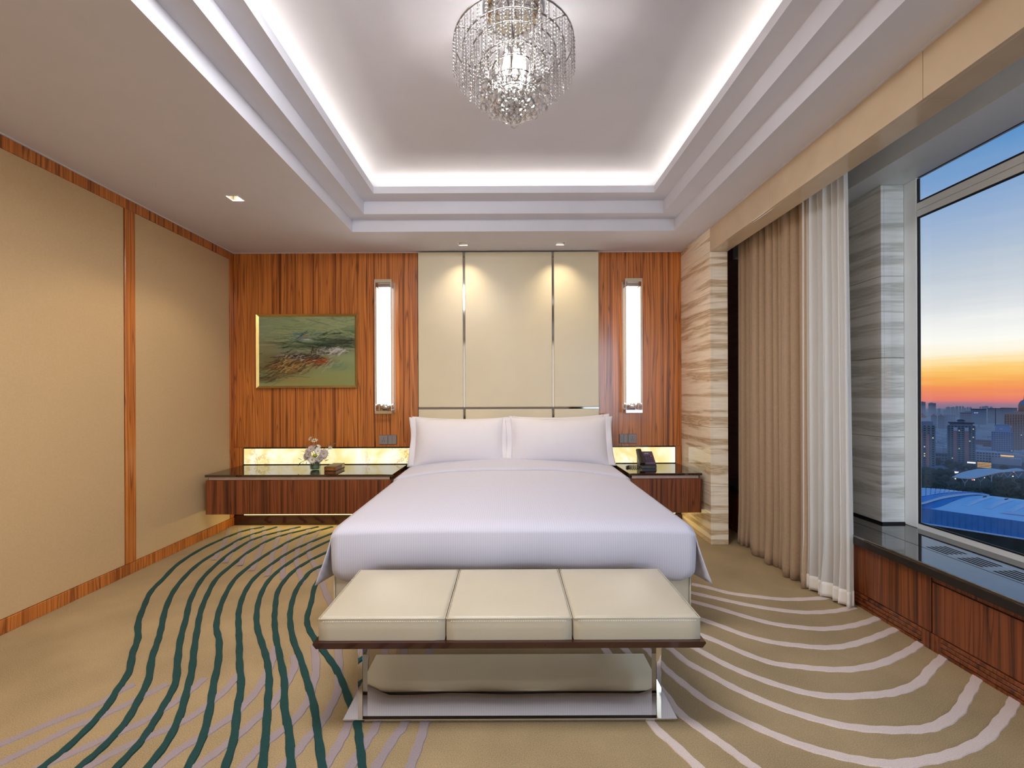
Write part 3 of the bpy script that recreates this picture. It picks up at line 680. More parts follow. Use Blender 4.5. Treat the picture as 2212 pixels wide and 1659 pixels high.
# duvet: crowned top, tucked foot, flaring side drops
DX = 0.022
def edge_z(y): return 0.588+0.016*(y-2.41)
def crown(y): return 0.010+0.072*max(0, min(1, (y-2.41)/1.8))**0.8
HW = 0.985
def dtop(u, v):
    a = u*2-1                       # -1..1 across
    yh = 4.26-0.05*abs(a)**3
    y = 2.40+(yh-2.40)*v
    x = DX+HW*(a*(1-0.012*v))
    z = edge_z(y)+crown(y)*(1-abs(a)**2.6)
    z -= 0.016*max(0, (abs(a)-0.955)/0.045)**2
    z -= 0.026*max(0, 1-v/0.045)**2
    z += 0.006*math.sin(x*5+y*3)*math.sin(y*2.1+1)*(1-abs(a))
    return (x, y, z)
dv = MB(); dv.grid(dtop, 48, 48)
def dfront(u, v):
    a = u*2-1
    b0 = dtop(u, 0)
    hem = 0.292+0.058*max(0, min(1, (0.93-abs(a))/0.16))**1.5+0.004*math.sin(a*9+1)
    z = b0[2]-v*(b0[2]-hem)
    w = 1-0.012*v-0.07*max(0, (v-0.70)/0.30)**2.4
    y = b0[1]-0.012*math.sin(v*pi)+0.018*max(0, (v-0.8)/0.2)**2+0.004*math.sin(a*11)*v
    return (DX+(b0[0]-DX)*w, y, z)
dv.grid(dfront, 48, 14, flip=True)
for sd in (-1, 1):
    def dside(u, v, sd=sd):
        b0 = dtop(0 if sd < 0 else 1, u)
        fl = 0.018+0.066*max(0, 1-u/0.13)**1.3
        x = b0[0]+sd*(fl*v**1.2+0.010*math.sin(u*40)*v*min(1, u*6))
        y = b0[1]-0.012*v*max(0, 1-u*8)
        return (x, y, b0[2]-v*(b0[2]-(0.285 if u > 0.1 else 0.285-0.03*(0.1-u)/0.1*0)))
    dv.grid(dside, 40, 12, flip=sd > 0)
# folded-back top band
def dband(u, v):
    a = u*2-1
    p = dtop(u, 0.715-0.02*abs(a)**2+0.285*v+0.02*abs(a)**2*v)
    t = 0.018 if v > 0.02 else 0.003
    return (DX+(p[0]-DX)*0.998, p[1]-(0.012 if v == 0 else 0), p[2]+t)
dv.grid(dband, 48, 26)
dv.grid(lambda u, v: (dband(u, 1)[0], dband(u, 1)[1]+0.012*math.sin(v*pi)-0.0*v, dband(u, 1)[2]-0.07*v), 48, 4)
def weld(mb, d=0.0015):
    bm = bmesh.new(); vs = [bm.verts.new(v) for v in mb.v]
    for f in mb.f:
        try: bm.faces.new([vs[i] for i in f]).smooth = True
        except ValueError: pass
    bmesh.ops.remove_doubles(bm, verts=bm.verts, dist=d); bm.verts.index_update()
    o = MB(); o.add([tuple(v.co) for v in bm.verts], [[v.index for v in f.verts] for f in bm.faces], True); bm.free(); return o
dv = weld(dv)
du = single('duvet', dv, M_linenbed, 'white striped duvet spread smooth over the bed, corners hanging at the foot', 'duvet')
sol = du.modifiers.new('thick', 'SOLIDIFY'); sol.thickness = 0.006; sol.offset = -1

def pillow(cx, cy, cz, w, h, t, tilt, yaw, label, roll=0.0, seed=0):
    rnd = random.Random(seed)
    ph = [rnd.uniform(0, 6) for _ in range(4)]
    th = thing('pillow', label, 'pillow', (cx, cy, cz), 'white pillows leaning on the headboard')
    mb = MB(); fl = 0.055
    iw, ih = w/2-fl, h/2
    def side(sg):
        def f(u, v):
            a, b_ = u*2-1, v*2-1
            sx_ = abs(a); sz = abs(b_)
            x = iw*a*(1-0.025*(1-b_*b_))
            z = ih*b_*(1-0.10*(1-a*a)**0.8+0.02*(b_ < 0))
            y = sg*t/2*((1-sx_**2.6)*(1-sz**2.2))**0.6
            y += sg*0.006*math.sin(a*4+ph[0])*math.sin(b_*3+ph[1])*(1-sx_)
            return (x, y, z)
        return f
    mb.grid(side(-1), 30, 20); mb.grid(side(1), 30, 20, flip=True)
    M_ = Matrix.Translation((cx, cy, cz)) @ Matrix.Rotation(yaw, 4, 'Z') @ Matrix.Rotation(tilt, 4, 'X') @ Matrix.Rotation(roll, 4, 'Y')
    mb.xf(M_); build('cushion', mb, M_pillow, th)
    for sg in (-1, 1):
        def fg(u, v, sg=sg):
            b_ = v*2-1
            x = sg*(iw*(1-0.025*(1-b_*b_))-0.003+u*(fl+0.012*abs(b_)**2))
            return (x, -0.012*math.sin(b_*5+ph[2]+sg)*u+0.004, ih*b_*(1+0.02*u))
        m2 = MB().grid(fg, 4, 20); m2.xf(M_)
        f = build('flange', m2, M_pillow, th)
        so = f.modifiers.new('t', 'SOLIDIFY'); so.thickness = 0.005
    return th
TL_ = math.radians(-17)
pillow(-0.46, 4.345, 0.880, 0.98, 0.44, 0.17, TL_, 0.02, 'white pillow behind the front pillow nearest the flower vase', 0.006, 3)
pillow(0.50, 4.345, 0.892, 0.98, 0.44, 0.17, TL_, -0.02, 'white pillow behind the front pillow nearest the telephone', -0.02, 4)
pillow(-0.475, 4.205, 0.868, 0.94, 0.465, 0.23, TL_, 0.02, 'front white pillow on the side of the flower vase', 0.0, 1)
pillow(0.475, 4.20, 0.868, 1.02, 0.465, 0.23, TL_, -0.02, 'front white pillow on the telephone side, its flange lapping its neighbour', -0.008, 2)

# ------------------------------------------------------------------ headboard
hb = thing('headboard', 'tall headboard of six cream leather panels divided by mirror strips', 'headboard', (0, 4.47, 0.3))
build('backing', MB().box(-0.904, 0.904, 4.474, 4.499, 0.30, 2.745), M_dark, hb)
sp = 0.0105
zc = 1.174
for x0, x1 in ((-0.904, -0.4445-sp), (-0.4445+sp, 0.4455-sp), (0.4455+sp, 0.904)):
    build('leather_panel', MB().bbox(x0, x1, 4.445, 4.473, zc+sp, 2.738, 0.006, 3), M_leath2, hb)
    build('leather_panel', MB().bbox(x0, x1, 4.445, 4.473, 0.55, zc-sp, 0.006, 3), M_leath2, hb)
for x in (-0.4445, 0.4455):
    build('mirror_strip', MB().box(x-sp+0.001, x+sp-0.001, 4.452, 4.473, zc+sp, 2.738), M_strip2, hb)
    build('mirror_strip', MB().box(x-sp+0.001, x+sp-0.001, 4.452, 4.473, 0.55, zc-sp), M_strip, hb)
build('mirror_strip', MB().box(-0.904, 0.904, 4.4525, 4.473, zc-sp+0.001, zc+sp-0.001), M_strip, hb)

# ------------------------------------------------------------------ bench
M_stitch = simple('stitch_thread', lin(222, 214, 198), 0.7, 0.02, 20)
bn = thing('bench', 'cream leather bench of three cushions on chrome legs at the foot of the bed', 'bench', (0, 1.99, 0))
def cushion(x0, x1):
    y0, y1, z0, z1 = 1.722, 2.208, 0.352, 0.441
    mb = MB(); n = 16
    def topf(u, v):
        a, b_ = u*2-1, v*2-1
        r = 0.016
        dome = 0.012*(1-a**4)*(1-b_**4)
        return (x0+r+(x1-x0-2*r)*u, y0+r+(y1-y0-2*r)*v, z1+dome)
    mb.grid(topf, n, n)
    # rounded rim down to the side
    loop = [(u, 0) for u in np.linspace(0, 1, n+1)[:-1]]+[(1, v) for v in np.linspace(0, 1, n+1)[:-1]]+[(u, 1) for u in np.linspace(1, 0, n+1)[:-1]]+[(0, v) for v in np.linspace(1, 0, n+1)[:-1]]
    cx, cy = (x0+x1)/2, (y0+y1)/2
    rings = []
    for d, dz in ((0, 0), (0.006, -0.0015), (0.012, -0.007), (0.016, -0.016), (0.0165, -0.05), (0.016, -(z1-z0))):
        ring = []
        for u, v in loop:
            p = topf(u, v)
            ox = (-1 if u == 0 else 1 if u == 1 else 0); oy = (-1 if v == 0 else 1 if v == 1 else 0)
            L = math.hypot(ox, oy)
            ox, oy = ox/L*(1 if L == 1 else 1.2), oy/L*(1 if L == 1 else 1.2)
            ring.append((p[0]+ox*d, p[1]+oy*d, z1+dz))
        rings.append(ring)
    m = len(loop); vs = [p for r_ in rings for p in r_]
    fs = [(j*m+k, j*m+(k+1) % m, (j+1)*m+(k+1) % m, (j+1)*m+k) for j in range(len(rings)-1) for k in range(m)]
    mb.add(vs, fs, True)
    c = build('seat_cushion', mb, M_leather, bn)
    # piping and stitches just under the top edge
    build('piping', MB().tube([(x0+0.004, y0+0.002, z1-0.006), (x1-0.004, y0+0.002, z1-0.006), (x1-0.002, y0+0.004, z1-0.006), (x1-0.002, y1-0.004, z1-0.006), (x1-0.004, y1-0.002, z1-0.006), (x0+0.004, y1-0.002, z1-0.006), (x0+0.002, y1-0.004, z1-0.006), (x0+0.002, y0+0.004, z1-0.006)], 0.0022, 6, closed=True), M_leather, c)
    st = MB(); k = x0+0.02
    while k < x1-0.024:
        st.box(k, k+0.005, y0-0.0015, y0+0.003, z1-0.0155, z1-0.0140); k += 0.009
    s_ = build('stitching', st, M_stitch, c, 'pale thread'); s_['kind'] = 'stuff'
for x0, x1 in ((-0.744, -0.2505), (-0.2475, 0.2435), (0.2465, 0.7415)): cushion(x0, x1)
build('seat_board', MB().prism([(-0.757, 0.351), (0.753, 0.351), (0.755, 0.345), (0.742, 0.328), (-0.746, 0.328), (-0.759, 0.345)], 'y', 1.708, 2.222), M_dark, bn)
for x in (-0.655, 0.652):
    build('leg', MB().bbox(x-0.011, x+0.011, 1.945, 2.01, 0.005, 0.328, 0.0015, 1), M_chrome, bn)
build('base_plate', MB().bbox(-0.666, 0.666, 1.766, 2.212, 0.0062, 0.014, 0.0015, 1), M_steel, bn)
build('base_pad', MB().box(-0.655, 0.655, 1.776, 2.20, 0.0, 0.0062), M_hole, bn)
# ------------------------------------------------------------------ nightstands (wall-hung)
def nightstand(name_label, x0, x1, splits):
    yf = 3.935; zt = 0.607; zb = 0.256
    t = thing('nightstand', name_label, 'nightstand', ((x0+x1)/2, 4.2, zb), 'wall-hung nightstands either side of the bed')
    build('top', MB().bbox(x0, x1, yf-0.006, YB-0.006, zt-0.020, zt, 0.002, 2), M_top, t)
    build('shadow_gap_strip', MB().box(x0+0.028, x1-0.028, yf+0.006, yf+0.012, zt-0.047, zt-0.0205), M_gapstrip, t, 'pale metal strip under the top')
    build('carcass', MB().box(x0+0.012, x1-0.012, yf+0.026, YB-0.02, zb+0.004, zt-0.0215), M_dark, t)
    xs = [x0+0.004]+splits+[x1-0.004]
    for a, b_ in zip(xs[:-1], xs[1:]):
        build('drawer_front', MB().bbox(a+0.0015, b_-0.0015, yf, yf+0.022, zb, zt-0.050, 0.0015, 1), M_wood2, t)
    for x in (x0, x1-0.012):
        build('side_panel', MB().bbox(x, x+0.0115, yf+0.023, YB-0.02, zb, zt-0.050, 0.001, 1), M_wood2, t)
    return t
M_top = simple('dark_glossy_top', lin(38, 24, 18), 0.03, 0.05, 6, ior=2.0)
M_gapstrip = simple('brushed_pale_strip', lin(200, 180, 170), 0.25, 0.05, 30, metal=0.6)
nightstand('long wall-hung walnut nightstand carrying the flower vase', -2.692, -1.03, [-2.12, -1.543])
nightstand('shorter wall-hung walnut nightstand carrying the telephone', 1.06, 1.708, [])
# backlit stone
def onyx_panel(label, x0, x1):
    t = thing('backlit_panel', label, 'light panel', ((x0+x1)/2, YB, 0.612), 'glowing onyx strips on the bed wall')
    build('onyx', MB().box(x0, x1, YB-0.001, YB+0.014, 0.615, 0.772), M_onyx, t)
    build('rim', MB().box(x0-0.006, x1+0.006, YB-0.005, YB+0.012, 0.7725, 0.780).box(x0-0.006, x0-0.0005, YB-0.005, YB+0.012, 0.609, 0.772).box(x1+0.0005, x1+0.006, YB-0.005, YB+0.012, 0.609, 0.772), M_strip, t)
    single('glow_strip', MB().box(x0, x1, YB-0.004, YB+0.010, 0.100, 0.138), M_led, 'glowing strip low on the wall under the '+('long' if x0 < 0 else 'short')+' nightstand', 'light strip', 'glowing strips under the nightstands')
onyx_panel('long glowing onyx strip behind the flower vase', -2.683, -0.99)
onyx_panel('short glowing onyx strip behind the telephone', 1.034, 1.682)

# ------------------------------------------------------------------ wall sconces
def sconce(label, xc, mir):
    t = thing('wall_sconce', label, 'wall lamp', (xc, YB, 1.13), 'tall clear box sconces flanking the headboard')
    w = 0.083; y0, y1, z0, z1 = 4.355, 4.494, 1.13, 2.443
    build('back_plate', MB().bbox(xc-0.070, xc+0.070, 4.4905, 4.4995, z0+0.02, z1-0.02, 0.002, 1), M_chrome, t)
    th = 0.006
    build('acrylic_front', MB().box(xc-w, xc+w, y0, y0+th, z0, z1), M_clear, t)
    for sx_ in (-1, 1):
        x = xc+sx_*(w-th/2)
        build('acrylic_side', MB().box(x-th/2, x+th/2, y0+th+0.0005, y1-0.005, z0, z1), M_clear, t)
        build('frosted_glow_strip', MB().box(x-sx_*0.010-0.002, x-sx_*0.010+0.002, y0+0.02, y1-0.008, 1.222, 2.372), M_frostglow, t)
        e = MB()
        for yy in (y0, y1-0.006): e.box(x-th/2-0.0005, x+th/2+0.0005, yy-0.0006, yy+0.002, z0, z1)
        build('acrylic_edge', e, M_edge, t)
    lo = 0.053
    prof = [(xc-lo, y0+0.068), (xc-lo+0.012, y0+0.058), (xc, y0+0.052), (xc+lo-0.012, y0+0.058), (xc+lo, y0+0.068), (xc+lo, y1-0.012), (xc-lo, y1-0.012)]
    build('diffuser', MB().prism(prof, 'z', 1.224, 2.370), M_glow, t)
    build('top_cap', MB().bbox(xc-w+0.001, xc+w-0.001, y0-0.002, y0+0.012, z1-0.028, z1+0.002, 0.002, 1), M_frostcap, t)
    build('top_fitting', MB().bbox(xc-0.058, xc+0.058, y0+0.025, y1-0.01, 2.372, z1-0.004, 0.003, 1), M_chrome, t)
    build('bottom_fitting', MB().prism([(xc+0.05*math.cos(a), y0+0.075+0.045*math.sin(a)) for a in np.linspace(0, 2*pi, 21)[:-1]], 'z', z0+0.03, 1.222, True), M_chrome, t)
    build('bottom_cap', MB().bbox(xc-w+0.001, xc+w-0.001, y0-0.002, y0+0.012, z0-0.006, z0+0.026, 0.002, 1), M_chrome, t)
M_frostglow = simple('frosted_acrylic_glow', lin(240, 228, 214), 0.4, 0.01, 5, emit=lin(255, 240, 220), estr=0.7)  # emission stands in for the diffuser's light on the acrylic sides
M_frostcap = simple('satin_cap', lin(196, 182, 160), 0.3, 0.02, 6, metal=0.4)
M_edge = simple('acrylic_edge', lin(206, 200, 190), 0.2, 0.02, 6)
sconce('lit clear box sconce beside the painting', -1.229, 1)
sconce('lit clear box sconce above the telephone, near the marble pier', 1.229, -1)

# ------------------------------------------------------------------ painting
pt = thing('painting', 'green and brown abstract landscape painting in a thin gilt frame', 'painting', (-2.033, YB, 1.385))
px0, px1, pz0, pz1 = -2.539, -1.528, 1.385, 2.127
fw = 0.022
for n_, poly in (('b', [(px0, pz0), (px1, pz0), (px1-fw, pz0+fw), (px0+fw, pz0+fw)]), ('t', [(px0, pz1), (px1, pz1), (px1-fw, pz1-fw), (px0+fw, pz1-fw)]),
                 ('l', [(px0, pz0), (px0+fw, pz0+fw), (px0+fw, pz1-fw), (px0, pz1)]), ('r', [(px1, pz0), (px1-fw, pz0+fw), (px1-fw, pz1-fw), (px1, pz1)])):
    a = [(x, 4.468, z) for x, z in poly]; b_ = [(x, 4.496, z) for x, z in poly]
    # inner edge lies deeper, so the moulding slopes towards the canvas
    def dep(p, y): return (p[0], y+(0.016 if (px0+fw*0.5 < p[0] < px1-fw*0.5 and pz0+fw*0.5 < p[2] < pz1-fw*0.5) else 0), p[2])
    a = [dep(p, 4.466) for p in a]
    build('frame_rail', MB().add(a+b_, [(0, 1, 2, 3), (7, 6, 5, 4), (0, 4, 5, 1), (1, 5, 6, 2), (2, 6, 7, 3), (3, 7, 4, 0)]), M_gold, pt)
GW, GH = 260, 190
rng = np.random.default_rng(5)
xx, yy = np.meshgrid(np.linspace(0, 1, GW), np.linspace(0, 1, GH))      # yy: 0 top
def L3(r, g_, b_): return np.array(lin(r, g_, b_)[:3])
img = np.zeros((GH, GW, 3))
def mixc(mask, col):
    global img
    img = img*(1-mask[..., None])+col*mask[..., None]
def blob(cx, cy, sx_, sy_, p=1.0): return np.clip(np.exp(-(((xx-cx)/sx_)**2+((yy-cy)/sy_)**2))*p, 0, 1)
img[:] = L3(146, 162, 116)
mixc(np.clip(1-xx*2.6, 0, 1)*np.clip(1.3-yy*1.6, 0, 1)*0.75, L3(134, 148, 136))
mixc(blob(0.85, 0.95, 0.5, 0.28), L3(140, 145, 88)); mixc(blob(0.4, 0.05, 0.5, 0.2, 0.6), L3(142, 162, 112))
mixc(blob(0.8, 0.12, 0.35, 0.10, 0.7), L3(178, 178, 132)); mixc(blob(0.9, 0.22, 0.3, 0.10, 0.9), L3(106, 132, 84))
mixc(blob(0.08, 0.42, 0.2, 0.12, 0.7), L3(150, 130, 88)); mixc(blob(0.1, 0.6, 0.25, 0.12, 0.8), L3(112, 104, 66))
mixc(blob(0.7, 0.33, 0.33, 0.10, 1.0), L3(52, 84, 48)); mixc(blob(0.92, 0.36, 0.18, 0.12, 1.0), L3(30, 40, 28)); mixc(blob(0.55, 0.40, 0.3, 0.07, 1.0), L3(22, 48, 38))
mixc(blob(0.48, 0.28, 0.12, 0.05, 0.95), L3(34, 96, 112)); mixc(blob(0.36, 0.26, 0.10, 0.03, 0.7), L3(150, 122, 84)); mixc(blob(0.50, 0.335, 0.08, 0.018, 0.9), L3(176, 196, 190))
mixc(blob(0.62, 0.285, 0.06, 0.015, 0.9), L3(140, 96, 58)); mixc(blob(0.3, 0.37, 0.2, 0.03, 0.8), L3(66, 66, 56))
mixc(blob(0.35, 0.49, 0.16, 0.04, 0.8), L3(132, 138, 122)); mixc(blob(0.1, 0.74, 0.2, 0.05, 0.8), L3(58, 50, 30))
mixc(blob(0.42, 0.58, 0.2, 0.06, 1.0), L3(54, 38, 26)); mixc(blob(0.62, 0.66, 0.16, 0.06, 0.95), L3(118, 62, 22)); mixc(blob(0.3, 0.68, 0.2, 0.08, 0.9), L3(118, 84, 34)); mixc(blob(0.3, 0.8, 0.22, 0.08, 0.8), L3(104, 78, 40))
mixc(blob(0.06, 0.90, 0.16, 0.05, 0.9), L3(44, 36, 22)); mixc(blob(0.75, 0.5, 0.2, 0.06, 0.7), L3(120, 116, 104)); mixc(blob(0.8, 0.72, 0.16, 0.06, 0.7), L3(104, 128, 88)); mixc(blob(0.35, 0.93, 0.25, 0.06, 0.7), L3(150, 128, 60))
def strokes(n, bx, by, length, ang, wid, cols, curl=0.0):
    for _ in range(n):
        cx, cy = rng.normal(bx[0], bx[1]), rng.normal(by[0], by[1])
        L_ = length*rng.uniform(0.4, 1.3); a = ang+rng.normal(0, 0.22); w_ = wid*rng.uniform(0.5, 1.4); k = rng.normal(0, curl)
        col = L3(*cols[rng.integers(len(cols))])
        for t in np.linspace(-0.5, 0.5, 26):
            aa = a+k*t
            x, y = cx+L_*t*math.cos(aa), cy-L_*t*math.sin(aa)*1.36
            i0, j0 = int(x*GW), int(y*GH); r_ = max(1, int(w_*GW*(1-abs(t))))
            if 0 <= i0 < GW and 0 <= j0 < GH:
                sl = (slice(max(0, j0-r_//2), j0+r_//2+1), slice(max(0, i0-r_), i0+r_+1))
                img[sl] = img[sl]*0.35+col*0.65
strokes(260, (0.5, 0.4), (0.22, 0.15), 0.30, 0.0, 0.012, [(148, 162, 116), (138, 154, 110), (122, 142, 98), (158, 166, 122)])
strokes(60, (0.66, 0.2), (0.38, 0.05), 0.30, 0.03, 0.008, [(40, 68, 46), (54, 86, 54), (26, 44, 34), (84, 112, 70)])
strokes(26, (0.44, 0.07), (0.30, 0.025), 0.16, 0.06, 0.007, [(40, 104, 120), (70, 128, 134), (36, 70, 80), (150, 124, 88)])
mixc(blob(0.50, 0.335, 0.05, 0.012, 0.9), L3(190, 206, 200)); mixc(blob(0.86, 0.37, 0.16, 0.08, 0.8), L3(34, 42, 32)); mixc(blob(0.52, 0.43, 0.26, 0.05, 0.7), L3(24, 44, 34))
mixc(blob(0.42, 0.58, 0.18, 0.05, 0.7), L3(54, 40, 30)); mixc(blob(0.3, 0.72, 0.2, 0.07, 0.6), L3(112, 82, 36)); mixc(blob(0.62, 0.64, 0.12, 0.045, 0.8), L3(112, 62, 24))
strokes(46, (0.42, 0.12), (0.57, 0.025), 0.09, 0.18, 0.005, [(166, 158, 148), (60, 46, 36), (130, 122, 112), (44, 32, 24)], 0.5)
strokes(50, (0.72, 0.09), (0.51, 0.03), 0.08, 0.25, 0.005, [(168, 164, 158), (96, 92, 86), (60, 56, 52), (134, 128, 120)], 0.8)
strokes(16, (0.80, 0.06), (0.50, 0.02), 0.10, 0.3, 0.004, [(210, 206, 200), (190, 186, 180)], 0.6)
strokes(50, (0.61, 0.09), (0.64, 0.03), 0.07, 0.2, 0.006, [(176, 88, 30), (120, 56, 20), (50, 30, 18), (190, 112, 48)], 0.6)
strokes(90, (0.27, 0.11), (0.74, 0.06), 0.13, 0.40, 0.005, [(66, 50, 30), (150, 116, 56), (176, 144, 88), (104, 78, 38), (46, 36, 24)], 0.5)
strokes(40, (0.12, 0.1), (0.85, 0.05), 0.2, 0.28, 0.006, [(52, 44, 28), (90, 78, 44), (122, 106, 66)], 0.3)
strokes(16, (0.78, 0.07), (0.72, 0.04), 0.10, 0.5, 0.004, [(132, 152, 122), (104, 130, 98), (150, 166, 138)], 0.5)
strokes(8, (0.57, 0.02), (0.48, 0.04), 0.06, 1.2, 0.006, [(30, 28, 22), (56, 42, 26)], 0.3)
strokes(50, (0.50, 0.13), (0.57, 0.04), 0.06, 0.3, 0.003, [(24, 18, 14), (176, 168, 156), (88, 60, 34), (40, 30, 22)], 0.4)
strokes(50, (0.33, 0.12), (0.71, 0.05), 0.08, 0.42, 0.003, [(38, 28, 18), (186, 156, 100), (150, 112, 50), (70, 52, 28)], 0.4)
img = img*0.92
k_ = np.array([1, 2, 1])/4
for _ in range(1):
    img = sum(np.roll(img, s_-1, 1)*k_[s_] for s_ in range(3))
cx0, cx1, cz0, cz1 = px0+fw-0.003, px1-fw+0.003, pz0+fw-0.003, pz1-fw+0.003
vs = [(cx0+(cx1-cx0)*i/(GW-1), 4.486, cz1-(cz1-cz0)*j/(GH-1)) for j in range(GH) for i in range(GW)]
fs = [(j*GW+i, (j+1)*GW+i, (j+1)*GW+i+1, j*GW+i+1) for j in range(GH-1) for i in range(GW-1)]
M_paint, t_, b_ = new('oil_paint'); setp(b_, rough=0.45)
at = N(t_, 'ShaderNodeVertexColor'); at.layer_name = 'paint'
t_.links.new(at.outputs['Color'], b_.inputs['Base Color'])
cv = build('canvas', MB().add(vs, fs), M_paint, pt, 'abstract brushwork in greens, browns and orange', fix=False)
ca = cv.data.color_attributes.new('paint', 'FLOAT_COLOR', 'POINT')
buf = np.ones((GH*GW, 4), dtype=np.float32); buf[:, :3] = np.clip(img, 0, 1).reshape(-1, 3)
ca.data.foreach_set('color', buf.ravel())

# ------------------------------------------------------------------ outlets
def outlet(label, x0, x1, z0, z1, sock_left):
    t = thing('power_outlet', label, 'outlet', ((x0+x1)/2, YB, z0), 'grey outlets above the nightstands')
    build('plate', MB().bbox(x0, x1, 4.492, 4.4995, z0, z1, 0.002, 1), M_plastd, t)
    xm = (x0+x1)/2
    sa, sb = (x0, xm) if sock_left else (xm, x1)
    wa, wb = (xm, x1) if sock_left else (x0, xm)
    s_ = build('socket', MB().bbox(sa+0.002, sb-0.002, 4.4865, 4.4915, z0+0.002, z1-0.002, 0.0015, 1), M_plastic, t)
    h = MB(); c = (sa+sb)/2; zc_ = (z0+z1)/2
    for dx, dz, w_, hh in ((0, 0.016, 0.004, 0.010), (-0.012, -0.006, 0.0035, 0.006), (0.012, -0.006, 0.0035, 0.006), (-0.010, -0.018, 0.007, 0.0035), (0.010, -0.018, 0.007, 0.0035), (0, -0.002, 0.0035, 0.007)):
        h.box(c+dx-w_/2, c+dx+w_/2, 4.4855, 4.4864, zc_+dz-hh/2, zc_+dz+hh/2)
    build('pin_hole', h, M_hole, s_)
    wm = (wa+wb)/2
    for a, b2 in ((wa+0.002, wm-0.0006), (wm+0.0006, wb-0.002)):
        build('rocker_switch', MB().bbox(a, b2, 4.4865, 4.4915, z0+0.002, z1-0.002, 0.0015, 1), M_plastic, t)
outlet('grey outlet and switch plate above the onyx, under the sconce by the painting', -1.311, -1.134, 0.811, 0.905, True)
outlet('grey outlet and switch plate above the telephone', 1.116, 1.291, 0.812, 0.907, False)

# ------------------------------------------------------------------ flowers
NZ = 0.607
vx, vy = -1.825, 4.19
fv = thing('flower_vase', 'small glass vase of white and lilac daisies on the long nightstand', 'vase', (vx, vy, NZ))
vq = [(0.054, 0), (0.060, 0.02), (0.062, 0.092)]
build('vase', MB().lathe([(0.0, 0.001)]+[(r, z+0.001) for r, z in vq], 4, (vx, vy, NZ), False).lathe([(r-0.004, z+0.006) for r, z in vq], 4, (vx, vy, NZ), False).xf(Matrix.Translation((vx, vy, 0)) @ Matrix.Rotation(pi/4+0.25, 4, 'Z') @ Matrix.Translation((-vx, -vy, 0))), M_vase, fv)
M_leafd = simple('wrapped_leaf', lin(112, 124, 104), 0.5, 0.2, 30)
M_leaf = simple('green_leaf', lin(92, 112, 62), 0.5, 0.2, 40)
M_leaf2 = simple('grey_leaf', lin(92, 92, 74), 0.5, 0.2, 40)
M_petal = simple('pale_petal', lin(226, 216, 208), 0.6, 0.06, 60)
M_petal2 = simple('lilac_petal', lin(192, 176, 178), 0.6, 0.08, 60)
M_yel = simple('green_flower', lin(150, 164, 46), 0.6, 0.1, 60)
build('wrapped_leaf', MB().lathe([(0.036, 0.008), (0.042, 0.03), (0.042, 0.078), (0.03, 0.082)], 9, (vx, vy, NZ), True), M_leafd, fv)
rnd = random.Random(11)
def frame_to(p, d):
    d = Vector(d).normalized(); q = d.to_track_quat('Z', 'Y'); return Matrix.Translation(p) @ q.to_matrix().to_4x4()
def daisy(p, d, r, mat, n=13, lay=2):
    M_ = frame_to(p, d)
    mb = MB()
    for l in range(lay):
        for k in range(n):
            a = 2*pi*k/n+l*0.22; rr = r*(1-0.18*l); up = 0.18+0.28*l; w_ = r*0.17
            ca_, sa_ = math.cos(a), math.sin(a)
            def P(u, s_): return (ca_*u*rr-sa_*s_*w_, sa_*u*rr+ca_*s_*w_, up*u*rr*(1-0.35*u)+0.004*l)
            mb.add([P(0.12, 0), P(0.6, -1), P(1.0, -0.35), P(1.0, 0.35), P(0.6, 1)], [(0, 1, 2, 3, 4)])
    mb.xf(M_); f = build('blossom', mb, mat, fv)
    c = MB().lathe([(0.0, 0.010), (r*0.2, 0.009), (r*0.26, 0.003), (r*0.2, 0.0)], 8); c.xf(M_)
    build('blossom_eye', c, M_yel, f)
    root = Vector((vx+rnd.uniform(-0.015, 0.015), vy+rnd.uniform(-0.015, 0.015), NZ+0.05))
    mid = (root+Vector(p))/2+Vector((0, 0, 0.02))
    build('stem', MB().tube([root, mid, Vector(p)], 0.0018, 5), M_leaf, fv)
P_ = lambda dx, dy, z: (vx+dx, vy+dy, NZ+z)
daisy(P_(-0.052, -0.03, 0.175), (-0.5, -0.9, 0.5), 0.042, M_petal2)
daisy(P_(-0.018, -0.045, 0.198), (-0.1, -0.9, 0.6), 0.042, M_petal2)
daisy(P_(-0.070, -0.035, 0.130), (-0.6, -0.9, 0.1), 0.038, M_petal2)
daisy(P_(0.004, -0.070, 0.105), (0, -1, 0.1), 0.040, M_petal)
daisy(P_(0.088, -0.03, 0.155), (0.7, -0.8, 0.3), 0.048, M_petal2)
daisy(P_(0.070, 0.02, 0.130), (0.9, -0.4, 0.1), 0.040, M_petal2)
daisy(P_(0.030, -0.02, 0.215), (0.2, -0.7, 0.8), 0.030, M_petal)
daisy(P_(-0.02, 0.03, 0.20), (-0.1, 0.6, 0.8), 0.040, M_petal2)
daisy(P_(-0.046, 0.0, 0.292), (-0.6, -0.5, 0.6), 0.026, M_petal, 10)
daisy(P_(-0.008, 0.0, 0.275), (0.1, -0.5, 0.9), 0.034, M_petal, 9, 1)
daisy(P_(0.140, 0.0, 0.205), (0.5, -0.9, 0.2), 0.020, M_petal, 9, 1)
daisy(P_(-0.035, -0.06, 0.150), (-0.3, -1, 0.2), 0.036, M_petal2)
daisy(P_(0.045, -0.05, 0.180), (0.4, -1, 0.5), 0.034, M_petal)
daisy(P_(-0.03, -0.055, 0.110), (-0.5, -1, -0.1), 0.030, M_petal)
daisy(P_(0.060, -0.05, 0.110), (0.5, -1, -0.1), 0.034, M_petal2)
build('green_button', MB().lathe([(0.0, 0.018), (0.016, 0.014), (0.024, 0.0), (0.012, -0.012), (0, -0.014)], 12, P_(0.025, -0.065, 0.140)), M_yel, fv)
